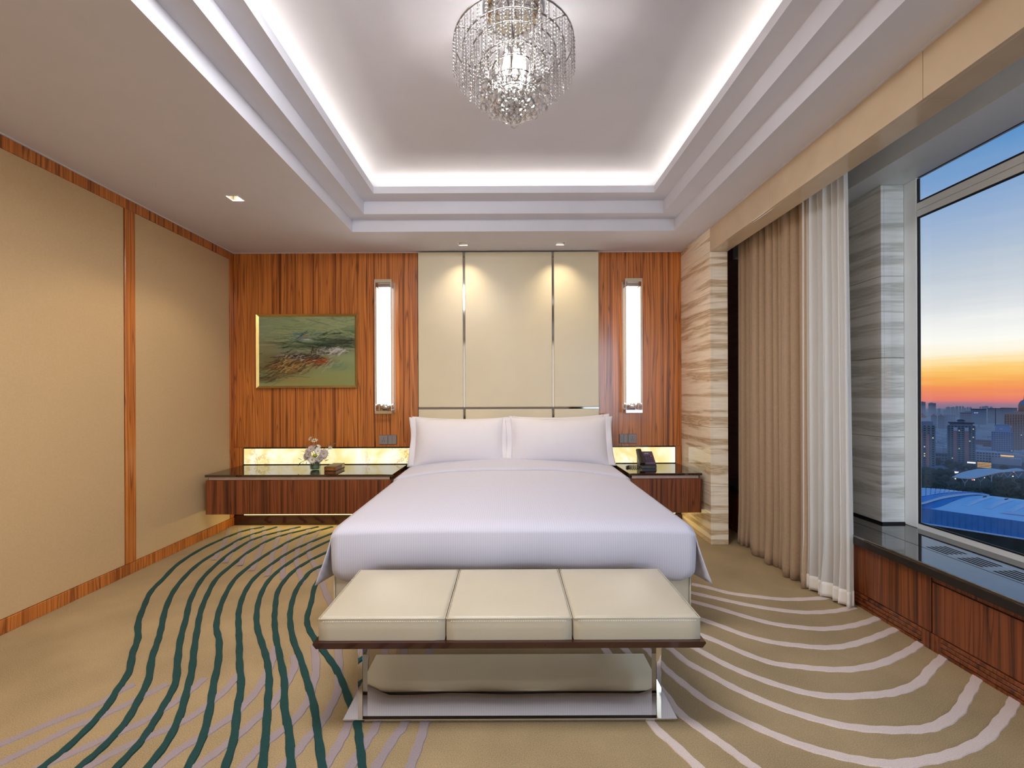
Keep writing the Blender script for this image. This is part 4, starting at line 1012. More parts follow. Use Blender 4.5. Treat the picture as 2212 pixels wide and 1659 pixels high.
def leaf(p, d, L_, w_, mat, tw=0.0):
    M_ = frame_to(p, d) @ Matrix.Rotation(tw, 4, 'Z')
    vs = []; fs = []
    prof = [(0, 0.05), (0.2, 0.7), (0.45, 1.0), (0.7, 0.75), (0.9, 0.3), (1, 0.02)]
    for u, ww in prof:
        b2 = 0.12*L_*u*u
        vs += [(-ww*w_/2, b2+0.12*w_*ww, u*L_), (0, b2, u*L_), (ww*w_/2, b2+0.12*w_*ww, u*L_)]
    for k in range(len(prof)-1):
        a = k*3; fs += [(a, a+1, a+4, a+3), (a+1, a+2, a+5, a+4)]
    mb = MB().add(vs, fs, True); mb.xf(M_); build('leaf', mb, mat, fv)
for (dx, dy, z, d, L_, w_, m_) in [(-0.065, -0.01, 0.18, (-0.5, -0.2, 0.9), 0.085, 0.026, M_leaf), (-0.05, 0.01, 0.185, (-0.1, 0, 1), 0.06, 0.03, M_leaf), (-0.085, -0.01, 0.165, (-1, -0.1, 0.25), 0.055, 0.014, M_leaf), (-0.09, 0, 0.135, (-1, 0, 0.1), 0.045, 0.014, M_leaf),
      (0.118, 0, 0.225, (0.1, 0, 1), 0.032, 0.016, M_leaf), (0.138, 0, 0.232, (0.5, 0, 0.8), 0.034, 0.018, M_leaf), (0.145, 0, 0.236, (1, 0, 0.15), 0.055, 0.020, M_leaf), (0.02, -0.03, 0.2, (0.3, -0.5, 0.7), 0.05, 0.022, M_leaf),
      (-0.125, -0.01, 0.095, (-0.9, 0, 0.3), 0.045, 0.030, M_leaf2), (-0.13, -0.01, 0.075, (-0.5, -0.1, -0.9), 0.050, 0.030, M_leaf2), (-0.095, -0.01, 0.09, (-0.3, -0.1, 0.9), 0.040, 0.026, M_leaf2), (-0.10, -0.01, 0.08, (-0.5, 0, -0.8), 0.05, 0.02, M_leaf2), (-0.072, -0.01, 0.085, (-0.2, 0, -0.9), 0.045, 0.022, M_leaf2),
      (0.09, -0.01, 0.085, (0.9, -0.3, 0.2), 0.05, 0.018, M_leaf2), (0.06, -0.04, 0.09, (0.6, -0.6, 0.1), 0.05, 0.02, M_leaf2), (0.05, 0.0, 0.17, (0.3, 0.2, 0.9), 0.05, 0.022, M_leaf), (0, 0.02, 0.16, (0, 0.1, 1), 0.06, 0.024, M_leaf), (-0.03, -0.05, 0.12, (-0.3, -0.9, 0.2), 0.04, 0.022, M_leaf)]:
    leaf(P_(dx, dy, z), d, L_, w_, m_, rnd.uniform(-0.4, 0.4))
for pts in ([P_(0.01, 0, 0.09), P_(0.06, 0, 0.17), P_(0.118, 0, 0.225), P_(0.145, 0, 0.236)], [P_(-0.02, 0, 0.085), P_(-0.07, -0.01, 0.095), P_(-0.105, -0.01, 0.085), P_(-0.135, -0.01, 0.07)]):
    build('twig', MB().tube(catmull(pts, 4), 0.0022, 5), M_leaf, fv)

# ------------------------------------------------------------------ leather folder box
bx = thing('stationery_box', 'brown leather open-sided stationery box lying beside the flower vase', 'box', (-1.65, 4.23, NZ))
M_brown = simple('brown_leather', lin(92, 76, 46), 0.4, 0.08, 40)
M_amber = simple('amber_wood', lin(150, 78, 30), 0.35, 0.2, 14)
M_page = simple('cream_paper', lin(228, 205, 150), 0.8, 0.03, 30)
x0, x1, y0, y1 = -1.712, -1.604, 4.115, 4.345
build('lower_cover', MB().bbox(x0, x1, y0, y1, NZ+0.001, NZ+0.006, 0.001, 1), M_brown, bx)
build('upper_cover', MB().bbox(x0, x1, y0, y1, NZ+0.036, NZ+0.041, 0.001, 1), M_brown, bx)
build('spine', MB().bbox(x0, x0+0.005, y0, y1, NZ+0.0062, NZ+0.0358, 0.001, 1), M_brown, bx)
build('tray', MB().bbox(x0+0.0055, x1-0.004, y0+0.004, y0+0.16, NZ+0.0065, NZ+0.0355, 0.001, 1), M_amber, bx)
build('paper_block', MB().box(x0+0.0055, x1-0.004, y0+0.161, y1-0.006, NZ+0.0065, NZ+0.034), M_page, bx)
build('gilt_edge', MB().tube([(x0+0.008, y0, NZ+0.0355), (x1-0.001, y0, NZ+0.0355), (x1-0.001, y0, NZ+0.0065), (x0+0.008, y0, NZ+0.0065)], 0.0012, 5, closed=True), M_gold, bx)
M_foil = simple('gilt_print', lin(236, 196, 130), 0.3, 0.05, 30, metal=0.5)
tm = MB()
for k, (a, w_) in enumerate(((0.030, 0.010), (0.043, 0.006), (0.052, 0.008), (0.063, 0.005), (0.071, 0.007))):
    tm.box(x0+a, x0+a+w_, y0+0.0028, y0+0.0038, NZ+0.017, NZ+0.0195)
build('gilt_print', tm, M_foil, bx)

# ------------------------------------------------------------------ telephone
tp = thing('telephone', 'black desk telephone with handset and coiled cord on the short nightstand', 'telephone', (1.31, 4.27, NZ))
tx0, tx1 = 1.225, 1.392
prof = [(4.19, NZ+0.002), (4.19, NZ+0.026), (4.20, NZ+0.032), (4.325, NZ+0.142), (4.338, NZ+0.142), (4.36, NZ+0.11), (4.36, NZ+0.002)]
build('base', MB().prism(prof, 'x', tx0+0.03, tx1), M_plastd, tp)
sl = Vector((0, 4.325-4.20, 0.11)).normalized(); nrm = Vector((0, -sl.z, sl.y))
def onface(u, s_, d): # u along x, s up the slope from the low edge, d off the face
    o = Vector((0, 4.20, NZ+0.032)); p = o+sl*s_+nrm*d; return (u, p.y, p.z)
def slab(u0, u1, s0, s1, d0, d1):
    vs = [onface(u, s_, d) for d in (d0, d1) for s_ in (s0, s1) for u in (u0, u1)]
    return MB().add(vs, [(0, 2, 3, 1), (4, 5, 7, 6), (0, 1, 5, 4), (2, 6, 7, 3), (0, 4, 6, 2), (1, 3, 7, 5)])
M_face = simple('violet_faceplate', lin(88, 74, 96), 0.3, 0.06, 20)
fp = build('faceplate', slab(tx0+0.064, tx1-0.006, 0.006, 0.160, 0.0005, 0.003), M_face, tp)
M_key = simple('dark_key', lin(44, 38, 58), 0.4, 0.05, 30)
M_red = simple('red_key', lin(190, 60, 50), 0.4, 0.05, 30)
M_pale2 = simple('pale_print', lin(170, 160, 176), 0.5, 0.03, 30)
for r_ in range(4):
    for c_ in range(4):
        a = tx0+0.073+c_*0.021; s_ = 0.036+r_*0.021
        build('key', slab(a, a+0.013, s_, s_+0.011, 0.0032, 0.006), M_red if (r_ == 3 and c_ == 3) else M_key, fp)
build('label_strip', slab(tx0+0.085, tx0+0.125, 0.135, 0.146, 0.0032, 0.004), M_pale2, fp)
hs = MB()
def hf(u, v):
    s_ = -0.004+0.176*v; bend = 0.012*math.sin(v*pi)
    a = 2*pi*u; w_ = 0.024; h_ = 0.011+0.007*abs(2*v-1)**3
    return onface(tx0+0.032+w_*math.copysign(abs(math.cos(a))**0.5, math.cos(a)), s_, 0.018+bend+h_*math.copysign(abs(math.sin(a))**0.5, math.sin(a)))
hs.grid(hf, 16, 14, wrapu=True)
for v in (0, 1):
    ring = [hf(k/16, v) for k in range(16)]; hs.add(ring, [tuple(range(16))])
build('handset', hs, M_plastd, tp)
build('cradle', slab(tx0+0.012, tx0+0.055, 0.0, 0.160, -0.006, 0.004), M_plastd, tp)
co = []
for k in range(130):
    t = k/129; a = t*2*pi*20
    path = Vector((tx0+0.02-0.13*math.sin(t*pi)*(1 if t < 0.5 else 0.9)+0.01*t, 4.21+0.06*t-0.02*math.sin(t*2*pi), NZ+0.010))
    tang = Vector((-math.cos(t*pi), 0.3, 0)).normalized(); sd = Vector((-tang.y, tang.x, 0))
    co.append(path+sd*0.008*math.cos(a)+Vector((0, 0, 0.008*math.sin(a))))
build('coiled_cord', MB().tube(co, 0.0024, 5), M_plastd, tp)

# ------------------------------------------------------------------ downlights
def downlight(label, x, y, lean):
    t = thing('downlight', label, 'ceiling light', (x, y, H), 'square recessed downlights')
    s_ = 0.046
    fr = MB()
    fr.box(x-s_, x+s_, y-s_, y-s_+0.006, H-0.003, H+0.004).box(x-s_, x+s_, y+s_-0.006, y+s_, H-0.003, H+0.004).box(x-s_, x-s_+0.006, y-s_+0.006, y+s_-0.006, H-0.003, H+0.004).box(x+s_-0.006, x+s_, y-s_+0.006, y+s_-0.006, H-0.003, H+0.004)
    build('trim_ring', fr, M_white, t)
    a, b_, d = s_-0.006, 0.024, 0.05
    vs = [(x+sx_*q, y+sy_*q, z) for q, z in ((a, H), (b_, H+d)) for sx_, sy_ in ((-1, -1), (1, -1), (1, 1), (-1, 1))]
    build('reflector', MB().add(vs, [(0, 1, 5, 4), (1, 2, 6, 5), (2, 3, 7, 6), (3, 0, 4, 7)]), M_refl, t, fix=False)
    build('housing', MB().box(x-b_-0.001, x+b_+0.001, y-b_-0.001, y+b_+0.001, H+d+0.012, H+d+0.02), M_hole, t)
    build('lens', MB().lathe([(0, -0.006), (0.012, -0.004), (0.019, 0.004), (0.019, 0.011)], 14, (x+lean, y+0.004, H+d)), M_dlamp, t)
downlight('square recessed downlight left alone near the woven wall', DL[0][0], DL[0][1], 0.004)
downlight('square recessed downlight above the headboard on the painting side', DL[1][0], DL[1][1], -0.004)
downlight('square recessed downlight above the headboard on the window side', DL[2][0], DL[2][1], 0.004)

# ------------------------------------------------------------------ curtains
def curtain(name, label, ya, yb, xf, z0, z1, folds, amp, mat, seed, nv=26, per=10):
    r_ = random.Random(seed); n = folds*per
    am = [amp*r_.uniform(0.55, 1.25) for _ in range(folds+2)]; sh = [r_.uniform(-0.3, 0.3) for _ in range(folds+2)]
    ku = [r_.uniform(0, 1) for _ in range(folds+2)]
    def f(u, v):
        q = u*folds; k = int(q); w_ = q-k
        A = am[k]*(1-w_)+am[min(k+1, folds)]*w_
        ph = 2*pi*q+sh[k]*(1-w_)+sh[min(k+1, folds)]*w_+0.35*math.sin(v*2.2+k)
        z = z0+(z1-z0)*v
        low = max(0, 1-v*9)
        kk = ku[k]*(1-w_)+ku[min(k+1, folds)]*w_
        x = xf(u, v)-(A*math.cos(ph) if per > 10 else (0.030*(abs(math.sin(ph/2))**0.7-0.5)-0.085*(1-abs(math.sin(ph/2)))**4+0.7*A*math.sin(q*1.35+0.5*math.sin(q*0.7))))*(1-0.25*v)-low*0.02*kk
        y = ya+(yb-ya)*u+(0.27*A*math.sin(2*ph) if per > 10 else 0.12*A*math.sin(ph))+low*0.012*math.sin(9*kk)
        return (x, y, z)
    return f, n, nv
ct = thing('blackout_curtain', 'heavy taupe pleated curtain gathered beside the marble pier', 'curtain', (1.97, 3.4, 0))
f, n, nv = curtain('c', '', 3.90, 2.95, lambda u, v: 2.03-0.03*u, 0.004, 2.90, 20, 0.040, M_curt, 4)
cm = MB().grid(f, n, 40)
cb_ = build('drape', cm, M_curt, ct); so = cb_.modifiers.new('t', 'SOLIDIFY'); so.thickness = 0.004
ct2 = thing('sheer_curtain', 'white sheer curtain hanging at the window end of the taupe curtain', 'curtain', (2.05, 2.87, 0))
f2, n2, nv2 = curtain('s', '', 2.965, 2.69, lambda u, v: 2.005+0.075*u*(1-0.3*v)-0.02*(1-u), 0.012, 2.90, 6, 0.030, M_sheer, 9, per=14)
hemv = 0.032
sm_ = MB().grid(lambda u, v: f2(u, hemv+(1-hemv)*v), n2, 34)
build('drape', sm_, M_sheer, ct2)
hm = MB().grid(lambda u, v: f2(u, hemv*v), n2, 4)
h_ = build('hem', hm, M_hem, ct2, 'denser folded hem'); so = h_.modifiers.new('t', 'SOLIDIFY'); so.thickness = 0.002
tk = thing('curtain_track', 'white ceiling track holding the taupe and sheer curtains', 'curtain track', (2.05, 2.5, 2.92))
for x in (2.0, 2.06): build('rail', MB().bbox(x-0.012, x+0.012, 0.2, 4.2, 2.905, 2.9495, 0.003, 1), M_white, tk)
# ------------------------------------------------------------------ chandelier
CX, CY = 0.03, 2.1
ch = thing('chandelier', 'tiered crystal chandelier of hanging bead strands glowing below the raised ceiling', 'chandelier', (CX, CY, H3))
build('ceiling_plate', MB().lathe([(0, 0), (0.14, 0), (0.14, -0.018), (0.12, -0.026), (0.0, -0.026)], 32, (CX, CY, H3)), M_chrome, ch)
build('centre_rod', MB().tube([(CX, CY, H3-0.02), (CX, CY, 2.76)], 0.008, 8), M_chrome, ch)
TI = [(0.280, 2.955, 46, 'a'), (0.238, 2.928, 38, 'a'), (0.200, 2.902, 32, 'b'), (0.157, 2.852, 26, 'b'), (0.100, 2.838, 14, 'd'), (0.083, 2.756, 14, 'e')]
def bead(mb, x, y, z, r, h):
    n = 6
    vs = [(x, y, z+h/2)]+[(x+r*math.cos(2*pi*k/n), y+r*math.sin(2*pi*k/n), z+h*0.16) for k in range(n)]+[(x+r*math.cos(2*pi*(k+.5)/n), y+r*math.sin(2*pi*(k+.5)/n), z-h*0.16) for k in range(n)]+[(x, y, z-h/2)]
    fs = [(0, 1+k, 1+(k+1) % n) for k in range(n)]+[(1+k, 7+k, 1+(k+1) % n) for k in range(n)]+[(1+(k+1) % n, 7+k, 7+(k+1) % n) for k in range(n)]+[(13, 7+(k+1) % n, 7+k) for k in range(n)]
    mb.add(vs, fs)
def strand(nb, r=0.0088, h=0.0150, tail=None):
    mb = MB(); z = -0.008
    for k in range(nb): bead(mb, 0, 0, z-h/2, r*(1 if k % 2 else 0.82), h*0.98); z -= h*1.06
    if tail == 'drop':
        L_ = 0.058; bead(mb, 0, 0, z-0.008, 0.008, 0.016); z -= 0.018
        n = 8; prof = [(0.001, 0), (0.006, -0.012), (0.0135, -0.034), (0.012, -0.047), (0.0, -L_)]
        mb.lathe(prof, n, (0, 0, z), False)
    if tail == 'ball':
        n = 8; mb.lathe([(0.0, 0), (0.013, -0.004), (0.021, -0.019), (0.016, -0.033), (0.0, -0.040)], n, (0, 0, z), False)
    return mb
def smesh(nm, mb):
    me = bpy.data.meshes.new(nm); me.from_pydata(mb.v, [], mb.f); me.materials.append(M_crystal); return me
STR = {}
for R_, zr, n_, ty in TI:
    pts = [(CX+R_*math.cos(2*pi*k/40), CY+R_*math.sin(2*pi*k/40), zr) for k in range(40)]
    build('ring', MB().tube(pts, 0.0042, 6, closed=True), M_ring, ch)
    for k in range(n_):
        a = 2*pi*k/n_+R_*7
        # the hem of each tier: strands get longer from tier to tier
        nb = {'a': 9 if R_ > 0.26 else 10, 'b': 11 if R_ > 0.18 else 10, 'd': 3, 'e': 4}[ty]
        tail = {'a': None, 'b': None, 'd': 'drop', 'e': 'ball'}[ty]
        if ty == 'b' and R_ < 0.18: tail = 'ball' if k % 2 else None; nb = 8
        if ty == 'a' and k % 4 == 0: nb -= 1
        key = (nb, tail)
        if key not in STR: STR[key] = smesh('crystal_strand', strand(nb, tail=tail))
        o = bpy.data.objects.new('crystal_strand', STR[key]); COL.objects.link(o); o.parent = ch
        o.location = Vector((CX+R_*math.cos(a), CY+R_*math.sin(a), zr))-OFF[ch.name]; o.rotation_euler = (0, 0, a)
for r_, n_, z_ in ((0.110, 18, 2.765), (0.062, 12, 2.735), (0.040, 8, 2.715), (0.018, 5, 2.70)):
    build('ring', MB().tube([(CX+r_*math.cos(2*pi*k/24), CY+r_*math.sin(2*pi*k/24), z_) for k in range(24)], 0.003, 6, closed=True), M_ring, ch)
    nb = {18: 4, 12: 4, 8: 4, 5: 4}[n_]
    key = (nb, 'ball')
    if key not in STR: STR[key] = smesh('crystal_strand', strand(nb, tail='ball'))
    for k in range(n_):
        a = 2*pi*k/n_+r_*30
        o = bpy.data.objects.new('crystal_strand', STR[key]); COL.objects.link(o); o.parent = ch
        o.location = Vector((CX+r_*math.cos(a), CY+r_*math.sin(a), z_))-OFF[ch.name]
fin = MB().lathe([(0.0, 0), (0.012, -0.008), (0.021, -0.026), (0.015, -0.042), (0.0, -0.052)], 10, (CX, CY, 2.612), False)
build('finial', fin, M_crystal, ch)
# spokes and uprights of the frame
for k in range(6):
    a = 2*pi*k/6+0.4; ca_, sa_ = math.cos(a), math.sin(a)
    P2 = lambda r, z: (CX+ca_*r, CY+sa_*r, z)
    build('spoke', MB().tube([P2(0.01, 2.99), P2(0.157, 2.98), P2(0.280, 2.955)], 0.004, 6), M_ring, ch)
    build('upright', MB().tube([P2(0.157, 2.98), P2(0.157, 2.852)], 0.0035, 6), M_ring, ch)
    build('spoke', MB().tube([P2(0.157, 2.852), P2(0.10, 2.838), P2(0.083, 2.756), P2(0.018, 2.70)], 0.0028, 6), M_ring, ch)
for k in range(5):
    a = 2*pi*k/5+0.2; r_ = 0.045
    x, y = CX+r_*math.cos(a), CY+r_*math.sin(a)
    l = build('lamp_holder', MB().lathe([(0.0, 0.0), (0.013, 0.0), (0.013, -0.045), (0.009, -0.05)], 12, (x, y, 2.935)), M_chrome, ch)
    build('holder_arm', MB().tube([(CX, CY, 2.96), (x, y, 2.955), (x, y, 2.935)], 0.004, 6), M_chrome, ch)
    build('candle_bulb', MB().lathe([(0.008, 0.0), (0.014, -0.018), (0.014, -0.035), (0.008, -0.058), (0.0, -0.07)], 10, (x, y, 2.884)), M_bulb, ch)
# ------------------------------------------------------------------ the city below the window
G = -100.0
M_ground = simple('dark_city_ground', lin(66, 74, 92), 0.9, 0.35, 0.02)
struct('ground', MB().box(-200, 3050, -1500, 3050, G-2, G), M_ground)
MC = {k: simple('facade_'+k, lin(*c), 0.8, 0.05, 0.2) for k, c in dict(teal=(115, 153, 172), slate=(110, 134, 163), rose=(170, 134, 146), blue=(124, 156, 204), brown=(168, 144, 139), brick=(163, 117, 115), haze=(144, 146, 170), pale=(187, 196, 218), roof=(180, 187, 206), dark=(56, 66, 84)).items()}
M_win = simple('dark_facade_window', lin(34, 44, 64), 0.25, 0.1, 0.3)
M_litw = emission('lit_window', (1.0, 0.88, 0.68, 1), 1.0)
M_canopy = simple('pale_canopy_skin', lin(196, 206, 220), 0.6, 0.04, 0.3)
M_neonw = emission('white_neon', (0.9, 0.85, 1.0, 1), 1.6)
M_neono = emission('orange_lights', (1.0, 0.55, 0.18, 1), 1.2)
M_neonr = emission('red_lamp', (1.0, 0.10, 0.12, 1), 2.0)
M_neonb = emission('blue_sign', (0.35, 0.45, 1.0, 1), 1.8)
M_neonp = emission('pink_sign', (1.0, 0.25, 0.4, 1), 1.3)
M_lampg = emission('street_lamp_glow', (1.0, 0.85, 0.4, 1), 2.2)
M_tree = simple('dark_foliage', lin(46, 62, 50), 0.9, 0.35, 0.6)
M_trunk = simple('trunk', lin(56, 46, 40), 0.9, 0.1, 1)
def block(mb, w, d, z0, z1, x=0, y=0): mb.box(x-w/2, x+w/2, y-d/2, y+d/2, z0, z1); return mb
def place(mb, X, Y, a): mb.xf(Matrix.Translation((X, Y, G)) @ Matrix.Rotation(-a, 4, 'Z')); return mb
rc = random.Random(21)
def tower(name, label, X, Y, w, d, Ht, mat, floors, cols, cat='building', group=None, lit=0, style='grid', top=(), bandmat=None, turn=0.0):
    """front faces the hotel; local -y is towards the viewer"""
    a = math.atan2(X, Y)+turn
    t = thing(name, label, cat, (X, Y, G), group)
    build('body', place(block(MB(), w, d, 0, Ht), X, Y, a), mat, t)
    wn = MB(); fh = Ht/floors
    if style == 'bands':
        for k in range(floors): wn.box(-w/2-0.5, w/2+0.5, -d/2-0.7, d/2+0.7, k*fh+fh*0.05, k*fh+fh*0.40)
        if wn.v: build('balcony_bands', place(wn, X, Y, a), bandmat, t, kind='stuff')
        wn = MB()
    cw = w/cols
    for k in range(floors):
        for c in range(cols):
            wn.box(-w/2+c*cw+cw*0.22, -w/2+c*cw+cw*0.78, -d/2-0.25, -d/2+0.1, k*fh+fh*0.45, k*fh+fh*0.9)
    if wn.v: build('window_rows', place(wn, X, Y, a), M_win, t, kind='stuff')
    for _ in range(lit):
        k, c = rc.randrange(1, floors), rc.randrange(cols)
        build('lit_window', place(MB().box(-w/2+c*cw+cw*0.3, -w/2+c*cw+cw*0.62, -d/2-0.95, -d/2-0.3, k*fh+fh*0.5, k*fh+fh*0.82), X, Y, a), M_litw, t)
    return t, a
def addpart(t, nm, mb, mat, X, Y, a): return build(nm, place(mb, X, Y, a), mat, t)
def pyramid(w, d, z0, z1, tip=0.1):
    return MB().add([(-w/2, -d/2, z0), (w/2, -d/2, z0), (w/2, d/2, z0), (-w/2, d/2, z0), (-w*tip/2, -d*tip/2, z1), (w*tip/2, -d*tip/2, z1), (w*tip/2, d*tip/2, z1), (-w*tip/2, d*tip/2, z1)], [(3, 2, 1, 0), (4, 5, 6, 7), (0, 1, 5, 4), (1, 2, 6, 5), (2, 3, 7, 6), (3, 0, 4, 7)])
# A: tower by the window jamb, with cupola
X, Y = 551, 592
t, a = tower('apartment_tower', 'teal apartment tower with a small spired cupola, next to the window jamb', X, Y, 24, 20, 60, MC['teal'], 20, 6, lit=5, style='bands', bandmat=MC['slate'])
addpart(t, 'pink_strip', block(MB(), 4.0, 1.0, 0, 50, -2, -10.9), MC['rose'], X, Y, a)
addpart(t, 'pink_strip', block(MB(), 3.0, 1.0, 0, 48, 5, -10.9), MC['rose'], X, Y, a)
addpart(t, 'crown', block(MB(), 20, 17, 60, 65), MC['slate'], X, Y, a)
addpart(t, 'cupola', block(MB(), 7, 7, 65, 70), MC['pale'], X, Y, a); addpart(t, 'spire', pyramid(8, 8, 70, 76), MC['brown'], X, Y, a)
addpart(t, 'podium', block(MB(), 40, 18, 0, 7, 4, -6), MC['slate'], X, Y, a)
# B: tower in the middle of the pane
X, Y = 643, 632
t, a = tower('apartment_tower', 'teal and rose banded apartment tower standing alone in the middle of the view', X, Y, 27.5, 24, 56, MC['slate'], 20, 8, lit=12, style='bands', bandmat=MC['teal'])
addpart(t, 'rose_strip', block(MB(), 3.5, 1.0, 0, 48, -6, -12.9), MC['rose'], X, Y, a); addpart(t, 'rose_strip', block(MB(), 4.0, 1.0, 0, 48, 5.5, -12.9), MC['rose'], X, Y, a)
addpart(t, 'white_bay', block(MB(), 4, 1.4, 49, 54, -5.5, -12.9), MC['pale'], X, Y, a); addpart(t, 'white_bay', block(MB(), 4, 1.4, 49, 54, 5.5, -12.9), MC['pale'], X, Y, a)
addpart(t, 'upper_storey', block(MB(), 23, 20, 56, 59.6), MC['slate'], X, Y, a); addpart(t, 'eaves', block(MB(), 26, 23, 59.6, 60.6), MC['dark'], X, Y, a)
addpart(t, 'lantern_storey', block(MB(), 7, 7, 60.6, 63), MC['slate'], X, Y, a); addpart(t, 'lantern_roof', pyramid(9.5, 9.5, 63, 64.6, 0.5), MC['dark'], X, Y, a)
# C: blue office tower with mast
X, Y = 790, 712
t, a = tower('office_tower', 'blue office tower with a dark rooftop mast', X, Y, 23, 20, 40, MC['blue'], 13, 9, lit=2)
addpart(t, 'upper_storeys', block(MB(), 17, 15, 40, 49, 1), MC['blue'], X, Y, a); addpart(t, 'roof_hood', pyramid(18, 15, 49, 51.5, 0.7), MC['slate'], X, Y, a)
addpart(t, 'mast', MB().tube([(-7, 0, 45), (-7, 0, 78)], 0.5, 6), MC['dark'], X, Y, a); addpart(t, 'emblem', block(MB(), 3.2, 0.4, 44, 46, -1, -7.8), MC['pale'], X, Y, a)
# D: brown domed tower
X, Y = 858, 748
t, a = tower('domed_tower', 'brown stepped tower with a domed top rising above the skyline', X, Y, 32, 22, 66, MC['brown'], 24, 11, lit=5)
addpart(t, 'shaft', block(MB(), 21, 20, 66, 71, 6), MC['brown'], X, Y, a); addpart(t, 'drum', MB().lathe([(0, 71), (6.5, 71), (6.5, 82), (6.8, 82.5)], 14, (6, 0, 0)), MC['brown'], X, Y, a)
addpart(t, 'dome', MB().lathe([(6.2, 82), (5.6, 85.5), (4, 88.5), (1.5, 90.6), (0, 91)], 14, (6, 0, 0)), MC['slate'], X, Y, a); addpart(t, 'spire', MB().tube([(6, 0, 90), (6, 0, 98)], [0.6, 0.1], 6), MC['dark'], X, Y, a)
addpart(t, 'wing_tower', block(MB(), 8, 20, 66, 68, -9), MC['brown'], X, Y, a)
# mid-distance blocks
for X, Y, w, d, Ht, m_, lab, fl, cl_ in [
    (852, 796, 24, 16, 17, 'brick', 'red brick block between the banded tower and the blue office tower', 5, 9),
    (702, 655, 30, 14, 15, 'pale', 'long low pale block beside the foot of the banded tower', 4, 10),
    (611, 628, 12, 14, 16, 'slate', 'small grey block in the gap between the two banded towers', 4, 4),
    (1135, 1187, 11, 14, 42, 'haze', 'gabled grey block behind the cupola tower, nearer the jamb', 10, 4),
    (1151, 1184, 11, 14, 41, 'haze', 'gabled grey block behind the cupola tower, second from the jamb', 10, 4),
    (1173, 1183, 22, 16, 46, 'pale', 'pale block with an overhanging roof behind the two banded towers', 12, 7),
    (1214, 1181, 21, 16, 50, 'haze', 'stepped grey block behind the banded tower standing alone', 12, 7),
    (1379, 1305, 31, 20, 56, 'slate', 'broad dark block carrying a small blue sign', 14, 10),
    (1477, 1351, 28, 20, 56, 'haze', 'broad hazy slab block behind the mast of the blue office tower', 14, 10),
    (1518, 1349, 33, 20, 57, 'haze', 'broad hazy slab block between the mast and the domed tower', 14, 12)]:
    t, a = tower('city_block', lab, X, Y, w, d, Ht, MC[m_], fl, cl_)
    if 'gabled' in lab:
        addpart(t, 'gable_roof', MB().prism([(-w/2-0.5, Ht), (w/2+0.5, Ht), (0, Ht+6)], 'y', -d/2, d/2), MC['brick'], X, Y, a)
    else:
        addpart(t, 'roof_slab', block(MB(), w+1.5, d+1.5, Ht, Ht+0.8), MC['roof'] if m_ == 'pale' else MC['dark'], X, Y, a)
    if 'blue sign' in lab:
        for q in (-7, -2.5): addpart(t, 'blue_sign', block(MB(), 3.4, 0.4, 44.5, 46, q, -d/2-0.5), M_neonb, X, Y, a)
    if 'stepped' in lab: addpart(t, 'roof_room', block(MB(), w*0.5, d*0.7, Ht+0.8, Ht+5, 4), MC['haze'], X, Y, a)
# far skyline, each block its own
FAR = [(1800, 1942, 31, 66), (1846, 1938, 24, 61), (1873, 1934, 8, 37), (1894, 1932, 7, 31), (1908, 1931, 14, 43), (1927, 1929, 13, 43), (1944, 1928, 9, 46), (1957, 1927, 7, 46), (1968, 1926, 6, 46), (1976, 1925, 5, 40), (1986, 1924, 7, 42), (1998, 1923, 9, 42), (2037, 1920, 5, 44), (2057, 1919, 20, 46), (2081, 1917, 9, 44)]
ordn = ['first', 'second', 'third', 'fourth', 'fifth', 'sixth', 'seventh', 'eighth', 'ninth', 'tenth', 'eleventh', 'twelfth', 'thirteenth', 'fourteenth', 'fifteenth']
for i, (X, Y, w, Ht) in enumerate(FAR):
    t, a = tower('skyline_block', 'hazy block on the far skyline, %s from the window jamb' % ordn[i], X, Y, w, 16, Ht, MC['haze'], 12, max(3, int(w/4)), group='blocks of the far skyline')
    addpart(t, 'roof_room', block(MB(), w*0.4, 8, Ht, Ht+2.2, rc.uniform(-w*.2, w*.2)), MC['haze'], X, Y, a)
# low roofs of the districts behind, too many to tell apart
lb = MB()
for _ in range(700):
    r_ = rc.uniform(950, 2400); az = math.radians(rc.uniform(38, 56)); w, d, h = rc.uniform(10, 34), rc.uniform(9, 14), rc.uniform(4, 14)
    X, Y = r_*math.sin(az), r_*math.cos(az)
    q = block(MB(), w, d, 0, h); q.xf(Matrix.Translation((X, Y, G)) @ Matrix.Rotation(-az+rc.choice((0, 0.05, -0.08)), 4, 'Z')); lb.add(q.v, q.f)
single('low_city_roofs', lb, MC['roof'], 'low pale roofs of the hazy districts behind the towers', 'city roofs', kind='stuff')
# lit shopping front and signs
X, Y = 640, 604
t = thing('shop_hall', 'long shop hall with orange light bands behind the wavy canopy', 'building', (X, Y, G)); a = math.atan2(X, Y)
addpart(t, 'body', block(MB(), 22, 10, 0, 9), MC['dark'], X, Y, a)
for z in (2.0, 4.0, 6.0, 7.8): addpart(t, 'light_band', block(MB(), 13, 0.4, z, z+0.7, 4, -5.3), M_neono, X, Y, a)
addpart(t, 'white_sign', block(MB(), 8, 0.4, 6.3, 8.2, -8, -5.4), M_neonw, X, Y, a)
X, Y = 732, 653
t = thing('gate_hall', 'gold-lit hall with a floating orange roof edge below the blue office tower', 'building', (X, Y, G)); a = math.atan2(X, Y)
addpart(t, 'body', block(MB(), 8, 8, 0, 7), MC['brown'], X, Y, a); addpart(t, 'roof_edge', block(MB(), 13, 11, 9, 10), M_neono, X, Y, a); addpart(t, 'roof_stem', block(MB(), 6, 6, 7, 9), MC['brown'], X, Y, a)
addpart(t, 'glowing_wall', block(MB(), 7, 0.4, 1.5, 4.5, 0, -4.3), M_neono, X, Y, a)
X, Y = 545, 545
